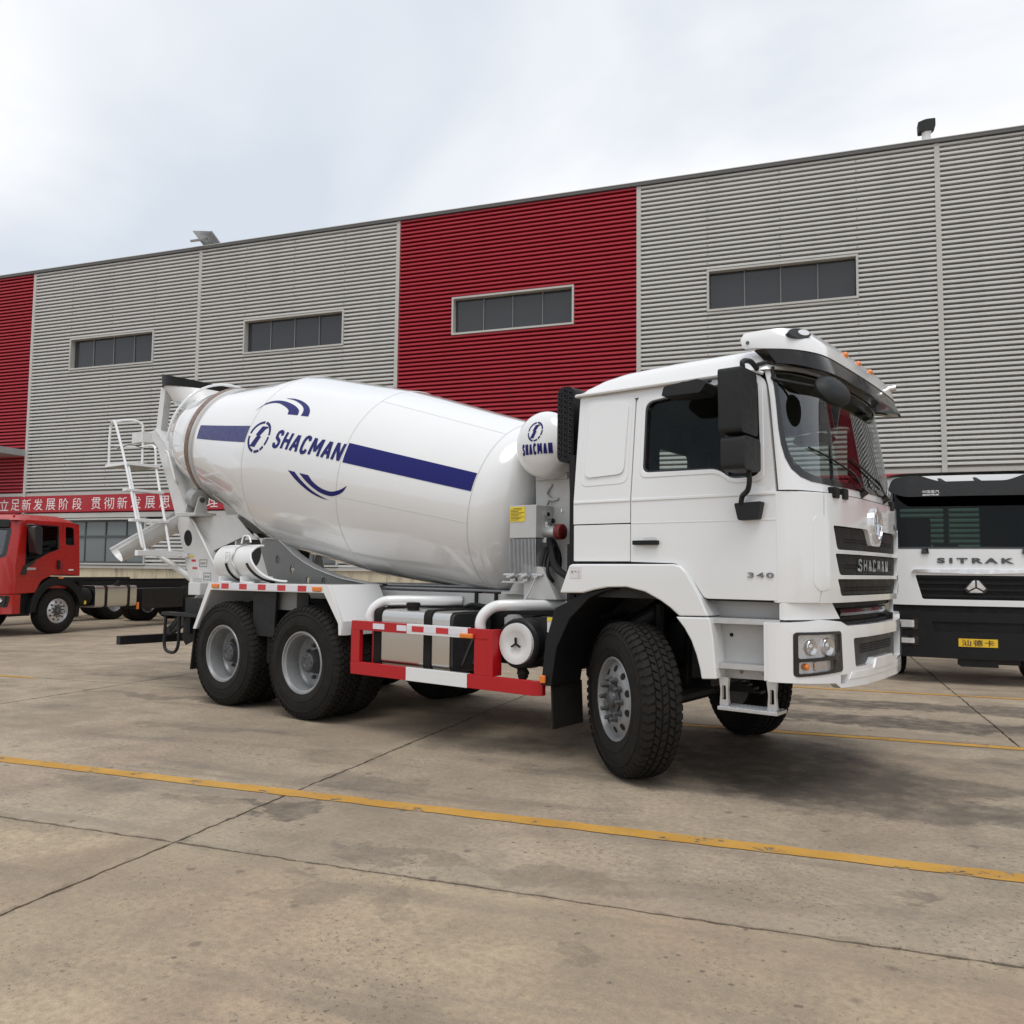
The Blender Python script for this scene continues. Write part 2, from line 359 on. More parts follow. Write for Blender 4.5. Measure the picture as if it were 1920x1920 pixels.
# ================================================================ setting
GX = Vector((.94988007, .31261453, 0)); GN = Vector((-.31261453, .94988007, 0)); CXY = Vector((CAM.x, CAM.y, 0))
def G(u, n, z=0): return CXY + GX * u + GN * n + Vector((0, 0, z))
GROT = math.atan2(GX.y, GX.x)
def uv_nodes(nt, pos):
    s = nd(nt, 'ShaderNodeVectorMath', operation='SUBTRACT'); nt.links.new(pos, s.inputs[0]); s.inputs[1].default_value = CXY
    a = nd(nt, 'ShaderNodeVectorMath', operation='DOT_PRODUCT'); nt.links.new(s.outputs[0], a.inputs[0]); a.inputs[1].default_value = GX
    b = nd(nt, 'ShaderNodeVectorMath', operation='DOT_PRODUCT'); nt.links.new(s.outputs[0], b.inputs[0]); b.inputs[1].default_value = GN
    return a.outputs['Value'], b.outputs['Value']
def concrete():
    m, nt, b, pos = base('concrete')
    u, n = uv_nodes(nt, pos)
    big = noise(nt, pos, .45, 5, .6, .4); mid = noise(nt, pos, 2.3, 6, .62, .3); fine = noise(nt, pos, 26, 5, .7); grain = noise(nt, pos, 140, 2, .6)
    c = mixc(nt, rng(nt, big, .35, .66), (.325, .247, .166), (.50, .382, .252))
    pk = noise(nt, pos, .8, 3, .5, .2)
    c = mixc(nt, rng(nt, pk, .50, .68, 0, .7), c, (.40, .275, .185))
    yl = noise(nt, pos, .62, 4, .6, .6)
    c = mixc(nt, rng(nt, yl, .48, .66, 0, .7), c, (.55, .435, .285))
    c = mixc(nt, rng(nt, mid, .42, .66, 0, .5), c, (.165, .132, .098))
    c = mixc(nt, rng(nt, fine, .40, .64, 0, .55), c, (.19, .152, .11))
    c = mixc(nt, rng(nt, grain, .52, .72, 0, .45), c, (.44, .37, .275))
    grit = noise(nt, pos, 210, 2, .7)
    c = mixc(nt, rng(nt, grit, .54, .70, 0, .5), c, (.12, .095, .07))
    # streaks left by sweeping and tyres, along the rows of parking bays
    mp = nd(nt, 'ShaderNodeCombineXYZ'); nt.links.new(mth(nt, 'MULTIPLY', u, .35), mp.inputs[0]); nt.links.new(mth(nt, 'MULTIPLY', n, 2.6), mp.inputs[1])
    st = noise(nt, mp.outputs[0], 1.0, 5, .6, .2)
    c = mixc(nt, rng(nt, st, .52, .66, 0, .5), c, (.15, .122, .095))
    # crumbled dirt along the slab joints
    jn = noise(nt, pos, 7, 6, .7); jw = noise(nt, pos, 1.3, 3, .5)
    for ax_, v_ in ((n, 3.77), (u, -3.27), (u, 1.70), (n, 8.53), (u, -8.24)):
        d_ = mth(nt, 'ABSOLUTE', mth(nt, 'SUBTRACT', ax_, v_))
        wid = mth(nt, 'ADD', rng(nt, jn, .42, .68, -.02, .06), rng(nt, jw, .45, .7, -.01, .05))
        c = mixc(nt, rng(nt, mth(nt, 'SUBTRACT', d_, wid), .012, -.012, 0, .55), c, (.11, .08, .06))
        c = mixc(nt, mth(nt, 'MULTIPLY', rng(nt, d_, .45, .02, 0, .35), rng(nt, jw, .4, .62)), c, (.42, .345, .235))
    # separate damp and oily stains
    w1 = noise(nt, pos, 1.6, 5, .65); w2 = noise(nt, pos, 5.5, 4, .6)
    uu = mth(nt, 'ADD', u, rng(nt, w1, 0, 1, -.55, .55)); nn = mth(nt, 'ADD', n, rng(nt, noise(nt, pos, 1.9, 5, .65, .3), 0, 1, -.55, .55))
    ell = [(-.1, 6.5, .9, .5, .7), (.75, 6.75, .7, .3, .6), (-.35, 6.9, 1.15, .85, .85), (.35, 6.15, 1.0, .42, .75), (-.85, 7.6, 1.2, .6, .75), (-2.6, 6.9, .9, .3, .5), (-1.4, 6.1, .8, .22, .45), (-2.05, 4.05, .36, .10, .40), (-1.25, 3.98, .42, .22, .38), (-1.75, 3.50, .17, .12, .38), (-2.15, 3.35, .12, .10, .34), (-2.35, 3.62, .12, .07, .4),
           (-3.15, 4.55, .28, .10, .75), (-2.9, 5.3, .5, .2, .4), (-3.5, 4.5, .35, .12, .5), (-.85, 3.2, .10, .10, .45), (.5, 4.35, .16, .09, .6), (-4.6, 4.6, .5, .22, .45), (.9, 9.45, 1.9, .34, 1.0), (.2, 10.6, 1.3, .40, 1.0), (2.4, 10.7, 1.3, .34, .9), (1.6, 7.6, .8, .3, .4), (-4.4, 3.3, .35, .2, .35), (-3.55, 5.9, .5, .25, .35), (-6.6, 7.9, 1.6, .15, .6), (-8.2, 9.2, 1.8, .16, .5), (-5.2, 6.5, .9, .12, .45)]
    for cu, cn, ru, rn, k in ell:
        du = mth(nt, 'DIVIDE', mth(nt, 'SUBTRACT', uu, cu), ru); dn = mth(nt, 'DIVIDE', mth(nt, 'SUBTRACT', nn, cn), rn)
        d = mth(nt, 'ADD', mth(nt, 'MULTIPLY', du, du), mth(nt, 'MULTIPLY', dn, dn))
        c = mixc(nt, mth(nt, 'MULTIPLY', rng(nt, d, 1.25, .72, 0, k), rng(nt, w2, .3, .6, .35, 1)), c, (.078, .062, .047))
    # spatter
    vo = nd(nt, 'ShaderNodeTexVoronoi'); vo.inputs['Scale'].default_value = 9.5; nt.links.new(pos, vo.inputs['Vector'])
    area = noise(nt, pos, .7, 3, .5)
    c = mixc(nt, mth(nt, 'MULTIPLY', rng(nt, mth(nt, 'ADD', vo.outputs['Distance'], rng(nt, fine, 0, 1, -.12, .12)), .13, .07), rng(nt, area, .47, .58, 0, .75)), c, (.07, .055, .045))
    vo2 = nd(nt, 'ShaderNodeTexVoronoi'); vo2.inputs['Scale'].default_value = 3.1; nt.links.new(pos, vo2.inputs['Vector'])
    c = mixc(nt, mth(nt, 'MULTIPLY', rng(nt, mth(nt, 'ADD', vo2.outputs['Distance'], rng(nt, fine, 0, 1, -.1, .1)), .10, .05), .6), c, (.08, .06, .05))
    # older, greyer pour beyond the first joint
    gf = mth(nt, 'MULTIPLY', rng(nt, n, 3.76, 3.78), rng(nt, noise(nt, pos, .5, 3), .3, .7, .45, .85))
    hs = nd(nt, 'ShaderNodeHueSaturation'); hs.inputs['Saturation'].default_value = .80; hs.inputs['Value'].default_value = .92; nt.links.new(c, hs.inputs['Color'])
    c = mixc(nt, gf, c, hs.outputs['Color'])
    # pitted, scuffed zones
    pit = noise(nt, pos, 38, 3, .75, .4); zone = noise(nt, pos, .95, 4, .6, .5)
    c = mixc(nt, mth(nt, 'MULTIPLY', rng(nt, pit, .58, .66), rng(nt, zone, .44, .60, .15, .95)), c, (.085, .066, .05))
    pl = noise(nt, pos, 60, 2, .6)
    c = mixc(nt, mth(nt, 'MULTIPLY', rng(nt, pl, .62, .72), rng(nt, zone, .60, .42, .0, .45)), c, (.50, .43, .33))
    ob = nd(nt, 'ShaderNodeObjectInfo')
    c = mixc(nt, rng(nt, ob.outputs['Random'], 0, 1, 0, .16), c, (.38, .31, .225))
    nt.links.new(c, b.inputs['Base Color'])
    nt.links.new(rng(nt, mid, .3, .7, .55, .85), b.inputs['Roughness']); b.inputs['Specular IOR Level'].default_value = .4
    bp = nd(nt, 'ShaderNodeBump'); bp.inputs['Strength'].default_value = .6; bp.inputs['Distance'].default_value = .012
    nt.links.new(mth(nt, 'ADD', fine, mth(nt, 'MULTIPLY', grain, .4)), bp.inputs['Height']); nt.links.new(bp.outputs[0], b.inputs['Normal'])
concrete()
mat('joint_dirt', (.045, .036, .028), .9, dirt=.5, dscale=30, bump=.5, bscale=80)
def line_paint():
    m, nt, b, pos = base('line_paint')
    wv = noise(nt, pos, 6, 6, .7); f2 = noise(nt, pos, 40, 4, .7)
    c = mixc(nt, rng(nt, noise(nt, pos, 2, 4), .4, .65), (.44, .225, .028), (.52, .285, .05))
    c = mixc(nt, rng(nt, wv, .50, .72, 0, .7), c, (.28, .20, .11))
    c = mixc(nt, rng(nt, f2, .58, .75, 0, .7), c, (.19, .152, .11))
    nt.links.new(c, b.inputs['Base Color']); b.inputs['Roughness'].default_value = .75
    nt.links.new(rng(nt, mth(nt, 'ADD', wv, mth(nt, 'MULTIPLY', f2, .25)), .775, .73), b.inputs['Alpha'])
line_paint()
def struct(o): o['kind'] = 'structure'; return o
ground = struct(MB().box(-600, 600, -600, 600, -.6, -.045).build('ground', 'joint_dirt', None, smooth=0))
# concrete slabs with ragged joints
UJ = [-3.27 + 4.97 * k for k in range(-9, 10)]; NJ = [3.77 + 4.76 * k for k in range(-4, 6)]
def rag(a, seed, amp=.012):
    return amp * (math.sin(a * 3.3 + seed) * .25 + math.sin(a * 17.1 + seed * 2.3) * .2 + math.sin(a * 41 + seed * 1.7) * .2) + amp * random.uniform(-.4, .4)
for i in range(len(UJ) - 1):
    for j in range(len(NJ) - 1):
        u0, u1, n0, n1 = UJ[i], UJ[i + 1], NJ[j], NJ[j + 1]
        near = n0 < 9 and u0 > -9 and u1 < 8
        k = 110 if near else 8; g = .009 if near else .01; pts = []
        for a in range(k): t = u0 + (u1 - u0) * a / k; pts.append((t, n0 + g + (rag(t, j * 3.1) if near else 0)))
        for a in range(k): t = n0 + (n1 - n0) * a / k; pts.append((u1 - g + (rag(t, i * 5.7) if near else 0), t))
        for a in range(k): t = u1 + (u0 - u1) * a / k; pts.append((t, n1 - g + (rag(t, j * 3.1 + 3.1) if near else 0)))
        for a in range(k): t = n1 + (n0 - n1) * a / k; pts.append((u0 + g + (rag(t, i * 5.7 - 5.7) if near else 0), t))
        MB().plate(pts, lambda a, b, c: G(a, b, c), -.05, 0).build('concrete_slab', 'concrete', ground, smooth=0, recalc=False)
# surround beyond the slabs, one sheet to the horizon
outer = [(-500, -500), (500, -500), (500, 500), (-500, 500)]; hole = [(UJ[0] - .01, NJ[0] - .01), (UJ[0] - .01, NJ[-1] + .01), (UJ[-1] + .01, NJ[-1] + .01), (UJ[-1] + .01, NJ[0] - .01)]
MB().plate(outer, lambda a, b, c: G(a, b, c), -.05, 0, holes=[hole]).build('yard_surface', 'concrete', ground, smooth=0)
# painted bay lines
def strip(u0, u1, n, wd, name='painted_line'):
    k = max(8, int((u1 - u0) / .12)); lo = [(u0 + (u1 - u0) * a / k, n - wd / 2 + random.uniform(-.007, .007)) for a in range(k + 1)]
    hi = [(u0 + (u1 - u0) * a / k, n + wd / 2 + random.uniform(-.007, .007)) for a in range(k, -1, -1)]
    return struct(MB().plate(lo + hi, lambda a, b, c: G(a, b, c), None, .004).build(name, 'line_paint', None, smooth=0, recalc=False))
strip(-22, 12, 4.855, .135); strip(-1.9, 12, 8.43, .12); strip(-10.6, -9.75, 8.47, .10); strip(-.9, 12, 11.83, .10)

# ---------------------------------------------------------------- building
D = 22.5; BAY = 7.444; UB = [-26.71 + BAY * k for k in range(-3, 9)]
def corr(name, c1):
    m, nt, b, pos = base(name)
    u, n = uv_nodes(nt, pos); sp = nd(nt, 'ShaderNodeSeparateXYZ'); nt.links.new(pos, sp.inputs[0])
    v = nd(nt, 'ShaderNodeCombineXYZ'); nt.links.new(mth(nt, 'MULTIPLY', u, 1.4), v.inputs[0]); nt.links.new(mth(nt, 'MULTIPLY', sp.outputs[2], .22), v.inputs[1])
    streak = noise(nt, v.outputs[0], 1.3, 5, .6); bl = noise(nt, pos, .35, 4)
    c = mixc(nt, rng(nt, streak, .5, .75, 0, .25), c1, tuple(q * .6 for q in c1)); c = mixc(nt, rng(nt, bl, .4, .7, 0, .15), c, tuple(q * .75 for q in c1))
    nt.links.new(c, b.inputs['Base Color']); b.inputs['Roughness'].default_value = .45; b.inputs['Metallic'].default_value = .15
corr('cladding_grey', (.60, .595, .575)); corr('cladding_red', (.40, .020, .038))
mat('trim_grey', (.50, .49, .46), .45, dirt=.15, dscale=2); mat('trim_dark', (.10, .10, .10), .5, dirt=.2, dscale=2)
def plaster():
    m, nt, b, pos = base('stained_plaster'); u, n = uv_nodes(nt, pos); sp = nd(nt, 'ShaderNodeSeparateXYZ'); nt.links.new(pos, sp.inputs[0])
    v = nd(nt, 'ShaderNodeCombineXYZ'); nt.links.new(mth(nt, 'MULTIPLY', u, 3.0), v.inputs[0]); nt.links.new(mth(nt, 'MULTIPLY', sp.outputs[2], .6), v.inputs[1])
    s = noise(nt, v.outputs[0], 1.6, 6, .65)
    c = mixc(nt, rng(nt, s, .5, .72, 0, .8), (.60, .53, .38), (.20, .16, .11)); c = mixc(nt, rng(nt, noise(nt, pos, 3, 5), .45, .7, 0, .4), c, (.45, .37, .26))
    nt.links.new(c, b.inputs['Base Color']); b.inputs['Roughness'].default_value = .85
plaster()
def pane_mat(name, col, rough):
    m, nt, b, pos = base(name); b.inputs['Base Color'].default_value = (*col, 1); b.inputs['Roughness'].default_value = rough; b.inputs['Specular IOR Level'].default_value = .5
pane_mat('dark_pane', (.035, .038, .042), .12); pane_mat('pale_pane', (.16, .18, .18), .1)
mat('frame_dark', (.06, .065, .07), .4, dirt=.1); mat('mullion_grey', (.16, .16, .16), .45, dirt=.1)
ware = thing('warehouse', 'long corrugated warehouse with grey and red wall bays behind the trucks', 'building', G(0, D, 0), GROT)
# local axes of the warehouse: x along the wall, y into the building, z up ; y=0 is the sheet's valley
PITCH = .1245; DEP = .10; BACK = .09
def ribs(mb, u0, u1, z0, z1):
    k0 = int(round(z0 / PITCH)); k1 = int(round(z1 / PITCH)); pr = []
    for k in range(k0, k1):
        z = k * PITCH
        pr += [(z, BACK), (z + .052, BACK), (z + .054, -DEP + .005), (z + .060, -DEP), (z + .104, -DEP), (z + .121, -DEP + .018), (z + .1235, -DEP + .03)]
    pr.append((k1 * PITCH, BACK)); n = len(pr)
    m = max(1, int((u1 - u0) / .75)); rd = random.Random(int(u0 * 100) + k0); wob = [[rd.uniform(-.004, .004) for _ in range(k1 - k0 + 1)] for _ in range(m + 1)]
    v = [(u0 + (u1 - u0) * c / m, y + (wob[c][i // 7] if y < 0 else 0), z + (wob[c][i // 7] * .6 if y < 0 else 0)) for c in range(m + 1) for i, (z, y) in enumerate(pr)]
    mb.add(v, [(c * n + i, c * n + i + n, c * n + i + n + 1, c * n + i + 1) for c in range(m) for i in range(n - 1)])
RB = {}
WZ0, WZ1, GZ0, GZ1 = 8.47, 9.61, 1.56, 3.16
for k in range(len(UB) - 1):
    u0, u1 = UB[k] + .06, UB[k + 1] - .06
    red = k in (2, 5, 8); cm = 'cladding_red' if red else 'cladding_grey'
    wl, wr = UB[k] + 1.84, UB[k] + 5.60; win = k != 2
    mb = MB(); z4 = 33 * PITCH; z5 = 98 * PITCH
    a, b_ = round(WZ0 / PITCH) * PITCH, round(WZ1 / PITCH) * PITCH
    if win:
        ribs(mb, u0, u1, b_, z5); ribs(mb, u0, wl, a, b_); ribs(mb, wr, u1, a, b_); ribs(mb, u0, u1, z4, a)
    else: ribs(mb, u0, u1, z4, z5)
    mb.build('wall_panel', cm, ware, smooth=25, recalc=False)
    mb = MB(); ribs(mb, u0, u1, 27 * PITCH, 32 * PITCH); mb.build('wall_panel', 'cladding_red', ware, smooth=25, recalc=False)   # red band
    for ua, ub in ((u0, wl), (wr, u1)):
        mb = MB(); ribs(mb, ua, ub, 12 * PITCH, 25 * PITCH); mb.build('wall_panel', 'cladding_red' if k == 2 else 'cladding_grey', ware, smooth=25, recalc=False)
    # rows of fixing screws on the sheet, and the laps between sheets
    sc_ = MB()
    for q_ in (.25, .5, .75):
        uu_ = UB[k] + BAY * q_
        for r_ in range(34, 98, 2):
            zc = r_ * PITCH + .082
            if win and wl - .1 < uu_ < wr + .1 and a - .1 < zc < b_ + .1: continue
            sc_.box(uu_ - .011, uu_ + .011, -DEP - .008, -DEP + .01, zc - .011, zc + .011)
    sc_.build('fixing_screws', 'trim_dark', ware, smooth=0, kind='stuff')
    # bay joint cover
    bx('joint_trim', 'trim_grey', ware, UB[k] - .06, UB[k] + .06, -.11, .05, 27 * PITCH, 12.20)
    # strip window above
    def window(zb, zt, rows, cols, pm, name):
        fr = MB(); t = .055
        fr.box(wl, wr, -.13, .12, zb, zb + t); fr.box(wl, wr, -.13, .12, zt - t, zt); fr.box(wl, wl + t, -.13, .12, zb + t, zt - t); fr.box(wr - t, wr, -.13, .12, zb + t, zt - t)
        f = fr.build(name, 'trim_grey', ware)
        for r_ in range(len(rows) - 1):
            za, zc = zb + t + (zt - zb - 2 * t) * rows[r_], zb + t + (zt - zb - 2 * t) * rows[r_ + 1]
            for c in range(cols):
                ua = wl + t + (wr - wl - 2 * t) * c / cols; ub = wl + t + (wr - wl - 2 * t) * (c + 1) / cols
                pn = bx('pane', pm, f, -(ub - ua) / 2 + .02, (ub - ua) / 2 - .02, -.007, .007, -(zc - za) / 2 + .02, (zc - za) / 2 - .02, bevel=0); pn.location = ((ua + ub) / 2, .068, (za + zc) / 2); pn.rotation_euler = (R(random.uniform(-.9, .9)), 0, R(random.uniform(-.7, .7)))
                if c: bx('mullion', 'mullion_grey' if zb > 4 else 'frame_dark', f, ua - .016, ua + .016, .03, .09, za, zc, bevel=0)
            if r_: bx('transom', 'frame_dark', f, wl + t, wr - t, .02, .10, za - .03, za + .03, bevel=0)
        if zb < 4:
            d_ = MB(); e = .06; d_.box(wl + t, wr - t, .02, .10, zb + t, zb + t + e); d_.box(wl + t, wr - t, .02, .10, zt - t - e, zt - t); d_.box(wl + t, wl + t + e, .02, .10, zb + t + e, zt - t - e); d_.box(wr - t - e, wr - t, .02, .10, zb + t + e, zt - t - e)
            d_.build('sash', 'frame_dark', f)
    if win: window(WZ0, WZ1, [0, 1], 4, 'dark_pane', 'window'); window(GZ0, GZ1, [0, .62, 1], 4, 'pale_pane', 'window')
u0, u1 = UB[0], UB[-1]
bx('base_wall', 'stained_plaster', ware, u0, u1, -.02, .35, -.3, 1.44, bevel=0)
bx('sill_trim', 'trim_grey', ware, u0, u1, -.09, .04, 1.44, 1.535)
bx('lintel_trim', 'trim_grey', ware, u0, u1, -.09, .04, 3.19, 3.355)
bx('band_trim', 'trim_grey', ware, u0, u1, -.06, .04, 32 * PITCH + .005, 33 * PITCH - .005)
bx('roof_cap', 'trim_dark', ware, u0, u1, -.16, .3, 12.205, 12.29)
bx('cap_flashing', 'trim_grey', ware, u0, u1, -.17, .32, 12.292, 12.315)
mb = MB(); mb.box(u0, u1, .16, .3, -.3, 12.19); mb.box(u0, u0 + .2, .31, 40, -.3, 12.2); mb.box(u1 - .2, u1, .31, 40, -.3, 12.2); mb.box(u0, u1, 40.01, 40.2, -.3, 12.2); mb.box(u0 + .21, u1 - .21, .31, 39.9, 12.0, 12.19)
mb.build('inner_wall', 'frame_dark', ware, smooth=0)
# door canopy on the red bay at the left
bx('canopy', 'zinc_grey', ware, UB[2] + 1.2, UB[3] - .05, -1.3, -.06, 5.45, 5.68)
# red slogan banner
ban = thing('slogan_banner', 'red slogan banner with white Chinese characters along the warehouse wall', 'banner', G(0, D, 0), GROT)
def ban_fm(a, b, c): return Vector((a, -.115 - c - .006 * math.sin(a * 2.1) - .004 * math.sin(a * 5.3 + b * 3), b))
bt = MB().plate([(-28.6, 3.40), (-14.2, 3.40), (-14.2, 3.97), (-28.6, 3.97)], ban_fm, 0, .006, cu=[-28.6 + .15 * k for k in range(1, 96)])
mat('banner_cloth', (.40, .012, .025), .6, dirt=.15, dscale=1.5)
bt.build('cloth', 'banner_cloth', ban)
chars = [(15, '立'), (37.5, '足'), (60, '新'), (82.5, '发'), (105.5, '展'), (129, '阶'), (153, '段'), (190, '贯'), (215, '彻'), (240, '新'), (265.5, '发'), (292, '展'), (319, '思'), (347, '想'), (404, '理'), (431, '构')]
def px2u(px):
    return interp(px, [0, 72, 160, 384, 420, 450], [-28.0, -26.25, -24.0, -18.85, -18.05, -17.40])
for px, ch in chars:
    uc = px2u(px)
    m_ = MB(); lettering(m_, ch, lambda a, b, c, uc=uc: ban_fm(uc - .215 + .43 * a, 3.475 + .41 * b, .008), bold=.0)
    m_.build('letter', 'white_letter', ban, smooth=0, recalc=False)
# flood lamps on the parapet
mat('solar_panel', (.03, .035, .05), .2, dirt=.1)
fl = thing('solar_flood_lamp', 'small solar flood lamp with tilted panel on the roof edge', 'lamp', G(-19.12, D + .1, 12.315), GROT)
MB().cyl((0, 0, 0), (0, 0, .22), .03).build('post', 'zinc_grey', fl)
Mx = Matrix.Translation((-.05, 0, .36)) @ Matrix.Rotation(R(-28), 4, 'X') @ Matrix.Rotation(R(12), 4, 'Y')
MB().box(-.42, .42, -.3, .3, -.015, .015, Mx).build('panel', 'solar_panel', fl, bevel=.004)
MB().box(-.45, .45, -.33, .33, -.03, -.016, Mx).build('panel_frame', 'aluminium', fl, bevel=.004)
Mx = Matrix.Translation((-.2, -.25, .22)) @ Matrix.Rotation(R(25), 4, 'X')
MB().box(-.25, .25, -.16, .16, -.04, .04, Mx).build('lamp_head', 'zinc_grey', fl, bevel=.01)
MB().tube([(0, 0, .12), (-.2, -.25, .2)], .02).build('arm', 'zinc_grey', fl)
rl = thing('roof_vent_cowl', 'dark grey cowl head on a white post at the roof edge', 'vent', G(2.87, D + .12, 12.315), GROT)
MB().lathe([(0, .13), (.06, .11), (.3, .10), (.34, .12)], (0, 0, -.02), (0, 0, 1), 16).build('post', 'offwhite_paint', rl)
mb = MB(); pr = rpoly([(-.19, .30), (.08, .30), (.20, .37), (.20, .60), (-.02, .61), (-.20, .55)], [.03, .06, .09, .03, .06, .03])
mb.plate(pr, lambda a, b, c: Vector((a, c, b)), -.12, .12); mb.build('cowl', 'mirror_plastic', rl, bevel=.02)
# ================================================================ concrete mixer truck (x forward, camera side is y<0)
T = thing('concrete_mixer_truck', 'white concrete mixer truck with blue-striped drum and red side guard, front of the yard', 'mixer truck')
def TW(z): return 1.2 - .09 * max(0, (z - 2.02) / .83)
def SIDE(sg): return lambda x, z, w: Vector((x, sg * (TW(z) + w), z))
SR = SIDE(-1)
def YP(y, sg=-1): return lambda x, z, w: Vector((x, y + sg * w, z))
# ---- chassis
mb = MB()
for s in (-1, 1): mb.box(-6.75, 1.25, s * .43 - .04, s * .43 + .04, .80, 1.10)
for x in (1.1, .2, -.9, -2.0, -3.0, -4.3, -5.6, -6.7): mb.box(x - .06, x + .06, -.39, .39, .84, 1.06)
mb.build('chassis_frame', 'chassis_black', T, bevel=.006)
mb = MB()
for s in (-1, 1): mb.box(-6.6, -.95, s * .43 - .05, s * .43 + .05, 1.155, 1.275)
for x in (-1.2, -2.4, -3.4, -5.0, -6.2): mb.box(x - .05, x + .05, -.38, .38, 1.16, 1.26)
mb.build('subframe', 'grey_paint', T, bevel=.006)
mb = MB()
for s in (-1, 1): mb.box(-6.6, -.95, s * .43 - .04, s * .43 + .04, 1.102, 1.15)
mb.build('frame_spacer', 'chassis_black', T)
mb = MB()
for y, z in ((-.36, 1.30), (-.30, 1.33), (-.22, 1.30)): mb.tube([(-3.4, y, z), (-2.2, y, z), (-1.4, y, z - .01)], .014)
mb.build('brake_pipe', 'zinc_grey', T)
mb = MB(); mb.tube([(0, -.85, .56), (0, -.4, .50), (0, .4, .50), (0, .85, .56)], .07, 10)
for s in (-1, 1):
    for k in range(5): mb.box(-.75 + .05 * k, .75 - .05 * k, s * .43 - .045, s * .43 + .045, .60 + .022 * k, .62 + .022 * k)
    mb.tube([(.15, s * .43, .62), (.2, s * .5, 1.05)], .045, 8)
mb.build('front_axle', 'chassis_black', T)
mb = MB()
for xa in (-3.625, -4.977):
    mb.tube([(xa, -.95, .56), (xa, .95, .56)], .085, 12); mb.lathe([(-.22, .05), (-.16, .2), (0, .25), (.16, .2), (.22, .05)], (xa, 0, .57), (0, 1, 0), 16)
    for s in (-1, 1): mb.box(xa - .12, xa + .12, s * .43 - .07, s * .43 + .07, .62, .78)
for s in (-1, 1):
    for k in range(6): mb.box(-5.0 + .05 * k, -3.6 - .05 * k, s * .43 - .045, s * .43 + .045, .74 + .02 * k, .758 + .02 * k)
mb.tube([(-3.6, 0, .62), (-.6, 0, .8)], .06, 10); mb.box(-.5, .85, -.36, .36, .72, 1.15); mb.lathe([(0, .25), (.6, .22)], (-.9, 0, .85), (1, 0, 0), 14)
mb.build('rear_axle', 'chassis_black', T)
# ---- wheels (axis along y, outer face towards -y)
def tyre_mesh():
    mb = MB()
    pr = [(-.118, .292), (-.146, .315), (-.160, .38), (-.159, .42), (-.150, .475), (-.138, .520), (-.128, .540), (-.112, .5475)]
    mb.lathe(pr + [(-y, r) for y, r in reversed(pr)], (0, 0, 0), (0, 1, 0), 72, caps=False)
    # raised sidewall ribs
    for s in (-1, 1):
        mb.lathe([(s * .157, .368), (s * .163, .372), (s * .163, .380), (s * .157, .384)], n=64, caps=False)
        mb.lathe([(s * .150, .468), (s * .157, .472), (s * .156, .480), (s * .148, .484)], n=64, caps=False)
    Nb = 56
    for row, (yc, hw, off) in enumerate([(-.104, .030, 0), (-.052, .020, .5), (0, .020, 0), (.052, .020, .5), (.104, .030, 0)]):
        for k in range(Nb):
            a = 2 * math.pi * (k + off) / Nb; ln = .0225 if abs(yc) > .1 else .026
            sk = .010 if row % 2 == 0 else -.010; v = []
            for r in (.540, .5625):
                sh = 1 if r < .55 else .86
                for dy, dt in ((-hw, -ln), (hw, -ln), (hw, ln), (-hw, ln)):
                    rr = r
                    yy = yc + dy * sh
                    if abs(yy) > .12: rr -= .012
                    aa = a + (dt * sh + sk * dy / hw) / .55
                    v.append((rr * math.cos(aa), yy, rr * math.sin(aa)))
            mb.add(v, [(4, 5, 6, 7), (0, 1, 5, 4), (1, 2, 6, 5), (2, 3, 7, 6), (3, 0, 4, 7)])
        # shoulder lugs running down the sidewall
    for s in (-1, 1):
        for k in range(Nb):
            a = 2 * math.pi * k / Nb; v = []
            for y, r in ((s * .128, .5505), (s * .153, .515), (s * .149, .512), (s * .120, .545)):
                for dt in (-.018, .018): aa = a + dt / .55; v.append((r * math.cos(aa), y, r * math.sin(aa)))
            mb.add(v, [(0, 1, 3, 2), (0, 2, 4, 6), (1, 7, 5, 3), (2, 3, 5, 4)])
    return mb.mesh('tyre', 'rubber', 40)
TYRE = tyre_mesh()
def front_rim(m='rim_grey'):
    mb = MB()
    mb.lathe([(-.105, .288), (-.142, .306), (-.148, .300), (-.146, .292), (-.118, .280), (-.098, .274), (-.100, .262), (-.118, .240), (-.132, .205), (-.137, .172), (-.137, .120), (-.105, .115), (-.10, .10), (.10, .10), (.10, .28), (.13, .30)], n=64, caps=False)
    return mb.mesh('wheel', m, 30)
def rear_rim(m='rim_grey'):
    mb = MB()
    mb.lathe([(-.105, .288), (-.142, .310), (-.150, .304), (-.149, .292), (-.128, .284), (-.122, .272), (-.060, .266), (.03, .262), (.055, .245), (.062, .20), (.062, .115), (.10, .11), (.12, .28), (.13, .30)], n=64, caps=False)
    return mb.mesh('wheel', m, 30)
def hub_front():
    mb = MB(); mb.lathe([(-.10, .112), (-.150, .108), (-.155, .085), (-.150, .066), (-.172, .060), (-.186, .040), (-.188, 0)], n=28, caps=False); return mb.mesh('hub', 'hub_dark', 30)
def hub_rear():
    mb = MB(); mb.lathe([(.06, .125), (.02, .118), (-.02, .100), (-.075, .094), (-.082, .085), (-.085, .05), (-.078, .045), (-.078, 0)], n=28, caps=False)
    for k in range(8):
        a = k * math.pi / 4; mb.lathe([(-.082, .010), (-.090, .009), (-.092, 0)], (.072 * math.cos(a), 0, .072 * math.sin(a)), (0, 1, 0), 6)
    return mb.mesh('hub', 'hub_dark', 30)
def nut_mesh(l):
    mb = MB(); mb.lathe([(0, .022), (-.016, .022), (-.018, .0165), (-l, .0155), (-l - .004, .010), (-l - .005, 0)], n=10, caps=False); return mb.mesh('lug_nut', 'hub_dark', 30)
FR, RR, HF, HR, NUT_F, NUT_R = front_rim(), rear_rim(), hub_front(), hub_rear(), nut_mesh(.055), nut_mesh(.035)
